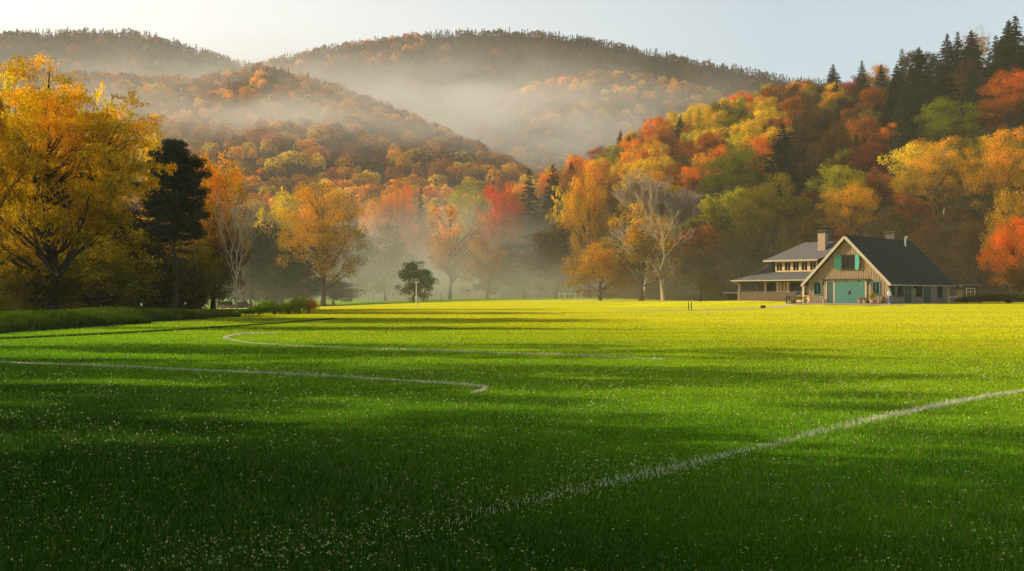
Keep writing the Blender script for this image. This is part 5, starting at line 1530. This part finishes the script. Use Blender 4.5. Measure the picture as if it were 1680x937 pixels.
# ------------------------------------------------------------------ things on the field
# lamp post
lx, ly = at(683, 146); lz = gz(lx, ly)
lp = empty('lamp_post', (lx, ly, lz), 0)
lh = wz(460, ly)-lz
MB().tube([(0, 0, 0), (0, 0, lh)], [0.07, 0.045], 8).build('pole', M['white'], lp)
MB().box(-0.36, 0.36, -0.04, 0.04, lh-0.36, lh-0.30).build('crossbar', M['white'], lp)
for xx in (-0.25, 0.0, 0.25):
    f = MB(); f.box(xx-0.10, xx+0.10, -0.14, 0.10, lh-0.29, lh+0.22)
    fo = f.build('floodlight', M['white'], lp); MB().box(xx-0.07, xx+0.07, -0.148, -0.141, lh-0.24, lh+0.17).build('lens', M['pane_porch'], fo)
tag(lp, 'slim white lamp post with three small floodlights on the field', 'lamp post')
# white notice box on a post
nx, ny = at(724, 196); nz_ = gz(nx, ny)
nb = empty('notice_board', (nx, ny, nz_), 0)
ht = wz(469, ny)-nz_
MB().tube([(0, 0, 0), (0, 0, ht-0.9)], 0.05, 6).build('post', M['railwood'], nb)
MB().box(-0.22, 0.22, -0.06, 0.06, ht-0.95, ht).build('board', M['white'], nb)
tag(nb, 'small upright white board on a post in the mist', 'board')
# goals
def goal(px0, px1, top, Y, depth, label, m, skew=0.0):
    x0, x1 = wx(px0, Y), wx(px1, Y); z0 = gz((x0+x1)/2, Y); H = wz(top, Y)-z0; Wg = x1-x0
    gl = empty('football_goal', ((x0+x1)/2, Y, z0), 0)
    r = 0.075
    MB().tube([(-Wg/2, 0, 0), (-Wg/2, 0, H)], r, 8).build('post', m, gl); MB().tube([(Wg/2, 0, 0), (Wg/2, 0, H)], r, 8).build('post', m, gl)
    MB().tube([(-Wg/2-r, 0, H), (Wg/2+r, 0, H)], r, 8).build('crossbar', m, gl)
    bk_ = MB()
    bx0 = -Wg/2+skew; bk_.tube([(-Wg/2, 0, H), (bx0, depth, H*0.98)], r*.7, 6); bk_.tube([(Wg/2, 0, H), (Wg/2+skew, depth, H*.98)], r*.7, 6)
    bk_.tube([(bx0, depth, 0), (bx0, depth, H)], r*.8, 6); bk_.tube([(bx0, depth, 0), (Wg/2+skew, depth, 0)], r*.6, 6)
    bk_.build('back_frame', m, gl)
    tag(gl, label, 'goal')
goal(917, 943, 482, 208, 1.5, 'white football goal at the far edge of the field', M['white'], 1.25)
fx_, fy_ = at(954, 208); fz = gz(fx_, fy_)
fp = empty('field_post', (fx_, fy_, fz), 0); hh = wz(480, fy_)-fz
MB().tube([(0, 0, 0), (0, 0, hh)], 0.09, 8).build('pole', M['white'], fp); MB().box(-0.4, 0.4, -0.05, 0.05, hh-0.15, hh+0.05).build('cap', M['white'], fp)
tag(fp, 'single white post standing beside the football goal', 'post')
goal(331, 341, 484, 175, 1.2, 'grey goal frame half hidden behind the grass bank', M['trim'], 0.4)
# two stakes on the lawn
for i, (px, dh, lab) in enumerate(((1129.2, 0.84, 'brown wooden stake on the lawn, the one farther from the house'), (1134.4, 0.78, 'brown wooden stake on the lawn, the one closer to the house'))):
    Y_ = 101.5; X_ = wx(px, Y_)
    st = empty('wooden_stake', (X_, Y_, gz(X_, Y_)-0.05), 0.4*i)
    MB().tube([(0, 0, 0), (0.02*(1-2*i), 0, dh*0.55), (0, 0, dh)], [0.05, 0.06, 0.045], 7).build('post', M['railwood'], st)
    MB().lathe([(0.05, 0), (0.055, 0.08), (0.02, 0.14)], 8, (0, 0, dh-0.01)).build('tip', M['darkwood'], st)
    tag(st, lab, 'stake', 'stakes on the lawn')
# path posts behind the bank with pale caps
for px, py0, Y_, lab in ((232, 499, 63, 'short dark post with a pale cap behind the middle grass bank'), (304, 497, 74, 'short dark post with a pale cap behind the lighter grass bank')):
    X_ = wx(px, Y_)-0.0; z_ = gz(X_, Y_); hh = wz(py0, Y_)-z_
    bo = empty('marker_post', (X_, Y_, z_), 0)
    MB().tube([(0, 0, 0), (0, 0, hh-0.1)], 0.06, 8).build('post', M['darkwood'], bo); MB().lathe([(0.065, 0), (0.07, 0.1), (0.04, 0.16)], 10, (0, 0, hh-0.1)).build('cap', M['white'], bo)
    tag(bo, lab, 'post', 'marker posts')
# little white tent past the pine
tx, ty = at(326, 150); tz = gz(tx, ty)
tn = empty('tent', (tx, ty, tz), 0.2); zt = wz(491.5, ty)-tz
MB().add([(-1.0, -1.2, 0), (1.0, -1.2, 0), (0, -1.2, zt), (-1.0, 1.2, 0), (1.0, 1.2, 0), (0, 1.2, zt)], [(0, 1, 2), (5, 4, 3), (0, 2, 5, 3), (2, 1, 4, 5)]).build('canvas', M['white'], tn)
MB().tube([(0.95, -1.25, 0), (0.0, -1.25, zt+0.05)], 0.05, 6).build('pole', M['darkwood'], tn)
tag(tn, 'small white tent half hidden behind the grass bank', 'tent')

# ------------------------------------------------------------------ parked cars
M['carpaint_red'] = simple('dark_maroon_paint', (0.045, 0.012, 0.012), 0.55, 0.08, 2, spec=0.2)
M['carpaint_black'] = simple('black_car_paint', (0.012, 0.011, 0.013), 0.55, 0.08, 2, spec=0.2)
M['rubber'] = simple('tyre_rubber', (0.015, 0.015, 0.015), 0.9, 0.1, 5)
M['lamp_red'] = simple('red_lamp_glass', (0.4, 0.02, 0.015), 0.25, 0.05, 5)
def car(px, Y, prof, glasses, L, Wd, paint, label, rz):
    x = wx(px, Y); z = terrain(x, Y)
    c = empty('parked_car', (x, Y, z), rz)
    # body: side profile lofted across the width, narrower at the roof
    n = len(prof); V = []; Fc = []
    secs = [(-1, 0.90), (-0.93, 1.0), (0.93, 1.0), (1, 0.90)]
    for s, k in secs:
        for (a, b) in prof:
            tuck = 1.0 if b < 1.0 else 1.0-0.16*(b-1.0)/0.8
            V.append((a*(0.985 if k < 1 else 1), s*Wd/2*tuck, b if k == 1 else 0.35+(b-0.35)*0.985))
    for i in range(3):
        for j in range(n):
            k = (j+1) % n; Fc.append((i*n+j, i*n+k, (i+1)*n+k, (i+1)*n+j))
    Fc.append(tuple(range(n-1, -1, -1))); Fc.append(tuple(3*n+j for j in range(n)))
    me = bpy.data.meshes.new('car_body'); me.from_pydata(V, [], Fc); me.update(); link('body', me, paint, c)
    for gname, pts in glasses:
        for s in (-1, 1):
            g_ = MB(); q = []
            for (a, b) in pts:
                tuck = 1.0-0.16*max(0, b-1.0)/0.8; q.append((a, s*(Wd/2*tuck+0.012), b))
            if s > 0: q = q[::-1]
            g_.slab(q, 0.02); g_.build('side_window', M['pane'], c)
    for a in (-L*0.31, L*0.31):
        for s in (-1, 1):
            ty_ = MB(); ty_.lathe([(0.20, -0.1), (0.33, -0.1), (0.35, -0.05), (0.35, 0.05), (0.33, 0.1), (0.20, 0.1)], 18, (a, s*(Wd/2-0.08), 0.35), 'y'); w1 = ty_.build('wheel', M['rubber'], c)
            rm = MB(); rm.lathe([(0.05, -0.105), (0.21, -0.105), (0.21, 0.105), (0.05, 0.105)], 14, (a, s*(Wd/2-0.08), 0.35), 'y'); rm.build('rim', M['steel'], w1)
    for s in (-1, 1):
        MB().box(L/2-0.06, L/2+0.02, s*Wd*0.36-0.14, s*Wd*0.36+0.14, 0.72, 0.88).build('headlight', M['white'], c)
        MB().box(-L/2-0.02, -L/2+0.06, s*Wd*0.38-0.08, s*Wd*0.38+0.08, 0.80, 1.05).build('tail_light', M['lamp_red'], c)
    tag(c, label, 'car')
    return c
van = [(-1.95, .32), (1.95, .32), (1.98, .75), (1.85, .98), (1.15, 1.10), (.75, 1.78), (.55, 1.84), (-1.75, 1.84), (-1.95, 1.65), (-2.0, .8)]
suv = [(-1.95, .32), (1.95, .32), (1.98, .78), (1.80, .98), (.95, 1.06), (.40, 1.66), (.25, 1.70), (-1.05, 1.70), (-1.45, 1.50), (-1.62, 1.06), (-1.92, 1.0), (-1.98, .7)]
car(372, 212, van, [('w', [(.95, 1.12), (.62, 1.66), (.1, 1.66), (.1, 1.12)]), ('w', [(0, 1.12), (0, 1.66), (-.85, 1.66), (-.85, 1.12)]), ('w', [(-.95, 1.12), (-.95, 1.66), (-1.7, 1.64), (-1.78, 1.12)])], 3.96, 1.75, M['carpaint_red'], 'dark maroon boxy car parked next to the slim bare tree', R(-28))
car(399, 208, suv, [('w', [(.72, 1.10), (.33, 1.55), (-.25, 1.58), (-.25, 1.10)]), ('w', [(-.33, 1.10), (-.33, 1.58), (-1.0, 1.58), (-1.3, 1.45), (-1.4, 1.10)])], 3.96, 1.75, M['carpaint_black'], 'black car parked in front of the maroon one, facing the field', R(-20))

# ------------------------------------------------------------------ person by the side wall
M['skin'] = simple('skin', (0.50, 0.31, 0.22), 0.6, 0.05, 6)
M['hoodie'] = simple('pale_blue_hoodie', (0.86, 0.89, 0.93), 0.85, 0.12, 8)
M['jeans'] = simple('blue_jeans', (0.09, 0.17, 0.34), 0.85, 0.15, 10)
M['hair'] = simple('grey_hair', (0.30, 0.29, 0.28), 0.8, 0.2, 14)
M['shoe'] = simple('white_shoes', (0.6, 0.6, 0.6), 0.6, 0.1, 9)
def skin_mesh(name, verts, edges, radii, root, sub=2):
    me = bpy.data.meshes.new(name); me.from_pydata(verts, edges, []); me.update()
    o = bpy.data.objects.new(name, me); COL.objects.link(o)
    md = o.modifiers.new('skin', 'SKIN'); s2 = o.modifiers.new('sub', 'SUBSURF'); s2.levels = sub; s2.render_levels = sub
    for i, r in enumerate(radii):
        r = r if hasattr(r, '__len__') else (r, r)
        me.skin_vertices[0].data[i].radius = r; me.skin_vertices[0].data[i].use_root = (i == root)
    dg = bpy.context.evaluated_depsgraph_get(); dg.update()
    m2 = bpy.data.meshes.new_from_object(o.evaluated_get(dg), depsgraph=dg)
    bpy.data.objects.remove(o)
    for p in m2.polygons: p.use_smooth = True
    m2.name = name
    return m2
px_, py_ = wx(1459, 110.3), 110.3
pr = empty('person', (px_, py_, gz(px_, py_)+0.02), R(35))
Vb = [(0, 0, .95), (0, .01, 1.15), (0, .0, 1.38), (0, -.01, 1.50), (0, -.03, 1.60), (0, -.035, 1.70),
      (-.17, 0, 1.42), (-.23, .02, 1.16), (-.22, -.06, .93), (-.215, -.09, .84),
      (.17, 0, 1.42), (.24, .0, 1.16), (.26, -.08, .95), (.265, -.12, .86),
      (-.09, 0, .90), (-.10, -.01, .50), (-.11, .03, .09), (-.115, -.10, .05),
      (.09, 0, .90), (.11, -.03, .50), (.13, .02, .09), (.14, -.11, .05)]
Eb = [(0, 1), (1, 2), (2, 3), (3, 4), (4, 5), (2, 6), (6, 7), (7, 8), (8, 9), (2, 10), (10, 11), (11, 12), (12, 13), (0, 14), (14, 15), (15, 16), (16, 17), (0, 18), (18, 19), (19, 20), (20, 21)]
Rb = [(.14, .10), (.13, .095), (.16, .10), .055, (.075, .09), (.072, .085), .055, .043, .034, .03, .055, .043, .034, .03, .085, .056, .04, .035, .085, .056, .04, .035]
# fingers and thumb on each hand
for h, s in ((9, -1), (13, 1)):
    b = Vb[h]
    for k in range(4):
        i = len(Vb); Vb += [(b[0]+0.004*s, b[1]-.028+.018*k, b[2]-.045), (b[0]-0.004*s, b[1]-.032+.018*k, b[2]-.085-.01*(k in (1, 2)))]
        Eb += [(h, i), (i, i+1)]; Rb += [.010, .008]
    i = len(Vb); Vb += [(b[0], b[1]-.045, b[2]-.025), (b[0]-.006*s, b[1]-.055, b[2]-.055)]; Eb += [(h, i), (i, i+1)]; Rb += [.011, .009]
link('body', skin_mesh('person_body', Vb, Eb, Rb, 0), M['skin'], pr)
Vh = [(0, 0, .88), (0, .01, 1.12), (0, 0, 1.38), (0, .0, 1.47), (-.18, 0, 1.42), (-.24, .02, 1.15), (-.23, -.06, .94), (.18, 0, 1.42), (.25, 0, 1.15), (.27, -.08, .96), (0, .10, 1.44)]
Eh = [(0, 1), (1, 2), (2, 3), (2, 4), (4, 5), (5, 6), (2, 7), (7, 8), (8, 9), (3, 10)]
link('hoodie', skin_mesh('hoodie', Vh, Eh, [(.175, .13), (.165, .125), (.185, .13), .09, .078, .064, .05, .078, .064, .05, .07], 0), M['hoodie'], pr)
Vj = [(0, 0, .95), (-.09, 0, .88), (-.10, -.01, .50), (-.11, .03, .12), (.09, 0, .88), (.11, -.03, .50), (.13, .02, .12)]
link('jeans', skin_mesh('jeans', Vj, [(0, 1), (1, 2), (2, 3), (0, 4), (4, 5), (5, 6)], [(.16, .12), .10, .075, .062, .10, .075, .062], 0), M['jeans'], pr)
for (a, b) in ((-.11, .03), (.13, .02)):
    link('shoe', skin_mesh('shoe', [(a, b+.03, .05), (a, b-.08, .045), (a, b-.17, .035)], [(0, 1), (1, 2)], [.05, .048, .035], 0, 1), M['shoe'], pr)
hr = MB(); hr.lathe([(.02, .09), (.06, .075), (.088, .03), (.094, -.03), (.085, -.08), (.05, -.10)], 14, (0, .012, 1.71)); hr.build('hair', M['hair'], pr, True)
fc = MB()
for s in (-1, 1): fc.lathe([(.012, 0), (.014, .008), (.004, .014)], 8, (s*.031, -.128, 1.665), 'y')
fc.build('eyes', M['white'], pr)
ns = MB(); ns.add([(-.014, -.112, 1.62), (.014, -.112, 1.62), (0, -.140, 1.625), (0, -.112, 1.665)], [(0, 1, 2), (1, 3, 2), (3, 0, 2), (0, 3, 1)]); ns.build('nose', M['skin'], pr)
tag(pr, 'person in a pale blue hooded top and blue jeans standing by the side wall', 'person')
# ------------------------------------------------------------------ morning haze: one body of air over the whole valley
def haze_mat(gauss, base, hs, noise_scale):
    m, nt, nd, L = mat_new('haze')
    out = N(nd, 'ShaderNodeOutputMaterial')
    geo = N(nd, 'ShaderNodeNewGeometry')
    pos = geo.outputs['Position']
    sx = N(nd, 'ShaderNodeSeparateXYZ'); L.new(pos, sx.inputs[0])
    # thin general haze, denser low down
    mz = N(nd, 'ShaderNodeMath', operation='MULTIPLY', ins={1: -1.0/hs}); L.new(sx.outputs['Z'], mz.inputs[0])
    ex = N(nd, 'ShaderNodeMath', operation='EXPONENT'); L.new(mz.outputs[0], ex.inputs[0])
    gl = N(nd, 'ShaderNodeMath', operation='MULTIPLY', ins={1: base}); L.new(ex.outputs[0], gl.inputs[0])
    nz = N(nd, 'ShaderNodeTexNoise', ins={'Scale': noise_scale, 'Detail': 2.0, 'Roughness': 0.55})
    mp = N(nd, 'ShaderNodeMapping'); mp.inputs['Scale'].default_value = (1, 1, 2.6); L.new(pos, mp.inputs['Vector']); L.new(mp.outputs[0], nz.inputs['Vector'])
    mr = N(nd, 'ShaderNodeMapRange', ins={'From Min': 0.38, 'From Max': 0.64, 'To Min': 0.08, 'To Max': 1.9}); L.new(nz.outputs['Fac'], mr.inputs['Value'])
    acc = None
    for (c, r, dens) in gauss:
        sb = N(nd, 'ShaderNodeVectorMath', operation='SUBTRACT'); L.new(pos, sb.inputs[0]); sb.inputs[1].default_value = c
        dv = N(nd, 'ShaderNodeVectorMath', operation='DIVIDE'); L.new(sb.outputs[0], dv.inputs[0]); dv.inputs[1].default_value = r
        dt = N(nd, 'ShaderNodeVectorMath', operation='DOT_PRODUCT'); L.new(dv.outputs[0], dt.inputs[0]); L.new(dv.outputs[0], dt.inputs[1])
        ng = N(nd, 'ShaderNodeMath', operation='MULTIPLY', ins={1: -1.0}); L.new(dt.outputs['Value'], ng.inputs[0])
        e = N(nd, 'ShaderNodeMath', operation='EXPONENT'); L.new(ng.outputs[0], e.inputs[0])
        mu = N(nd, 'ShaderNodeMath', operation='MULTIPLY', ins={1: dens}); L.new(e.outputs[0], mu.inputs[0])
        if acc is None: acc = mu
        else:
            ad = N(nd, 'ShaderNodeMath', operation='ADD'); L.new(acc.outputs[0], ad.inputs[0]); L.new(mu.outputs[0], ad.inputs[1]); acc = ad
    mm = N(nd, 'ShaderNodeMath', operation='MULTIPLY'); L.new(acc.outputs[0], mm.inputs[0]); L.new(mr.outputs[0], mm.inputs[1])
    tot = N(nd, 'ShaderNodeMath', operation='ADD'); L.new(mm.outputs[0], tot.inputs[0]); L.new(gl.outputs[0], tot.inputs[1])
    v = N(nd, 'ShaderNodeVolumeScatter', ins={'Anisotropy': 0.0}); v.inputs['Color'].default_value = (1.0, 0.985, 0.95, 1)
    L.new(tot.outputs[0], v.inputs['Density'])
    L.new(v.outputs[0], out.inputs['Volume'])
    return m
G = [
 ((22, 318, 2), (118, 66, 6), 0.018),         # ground mist along the far edge of the field
 ((-20, 282, 14), (26, 34, 10), 0.030),         # lit patch among the trees
 ((10, 298, 5), (60, 42, 6), 0.008),
 ((42, 178, 4), (40, 20, 6), 0.007),
 ((-100, 1040, 178), (190, 130, 34), 0.015),    # valley between the hills
 ((45, 800, 122), (150, 80, 18), 0.008),
 ((-235, 740, 118), (175, 80, 26), 0.014),
 ((-430, 1250, 160), (380, 220, 90), 0.0058),   # paler air before the tall ridge      # band on the hill
]
hz = MB().box(-2300, 2300, -120, 2700, -8, 560).build('haze', haze_mat(G, 0.00030, 130.0, 0.012))
tag(hz, 'thin golden morning mist hanging in the valley and along the hills', None, kind='stuff')
# ------------------------------------------------------------------ render settings
sc.view_settings.view_transform = 'Standard'; sc.view_settings.look = 'None'; sc.view_settings.exposure = 0; sc.view_settings.gamma = 1
sc.render.engine = 'CYCLES'
cy = sc.cycles
cy.use_denoising = True
try: cy.denoiser = 'OPENIMAGEDENOISE'
except Exception as e: print(e)
cy.max_bounces = 6; cy.diffuse_bounces = 3; cy.glossy_bounces = 2; cy.transmission_bounces = 3; cy.transparent_max_bounces = 6; cy.volume_bounces = 4
cy.sample_clamp_indirect = 4
cy.use_adaptive_sampling = True; cy.adaptive_threshold = 0.04
cy.volume_step_rate = 0.25; cy.volume_max_steps = 64
sc.render.use_persistent_data = False
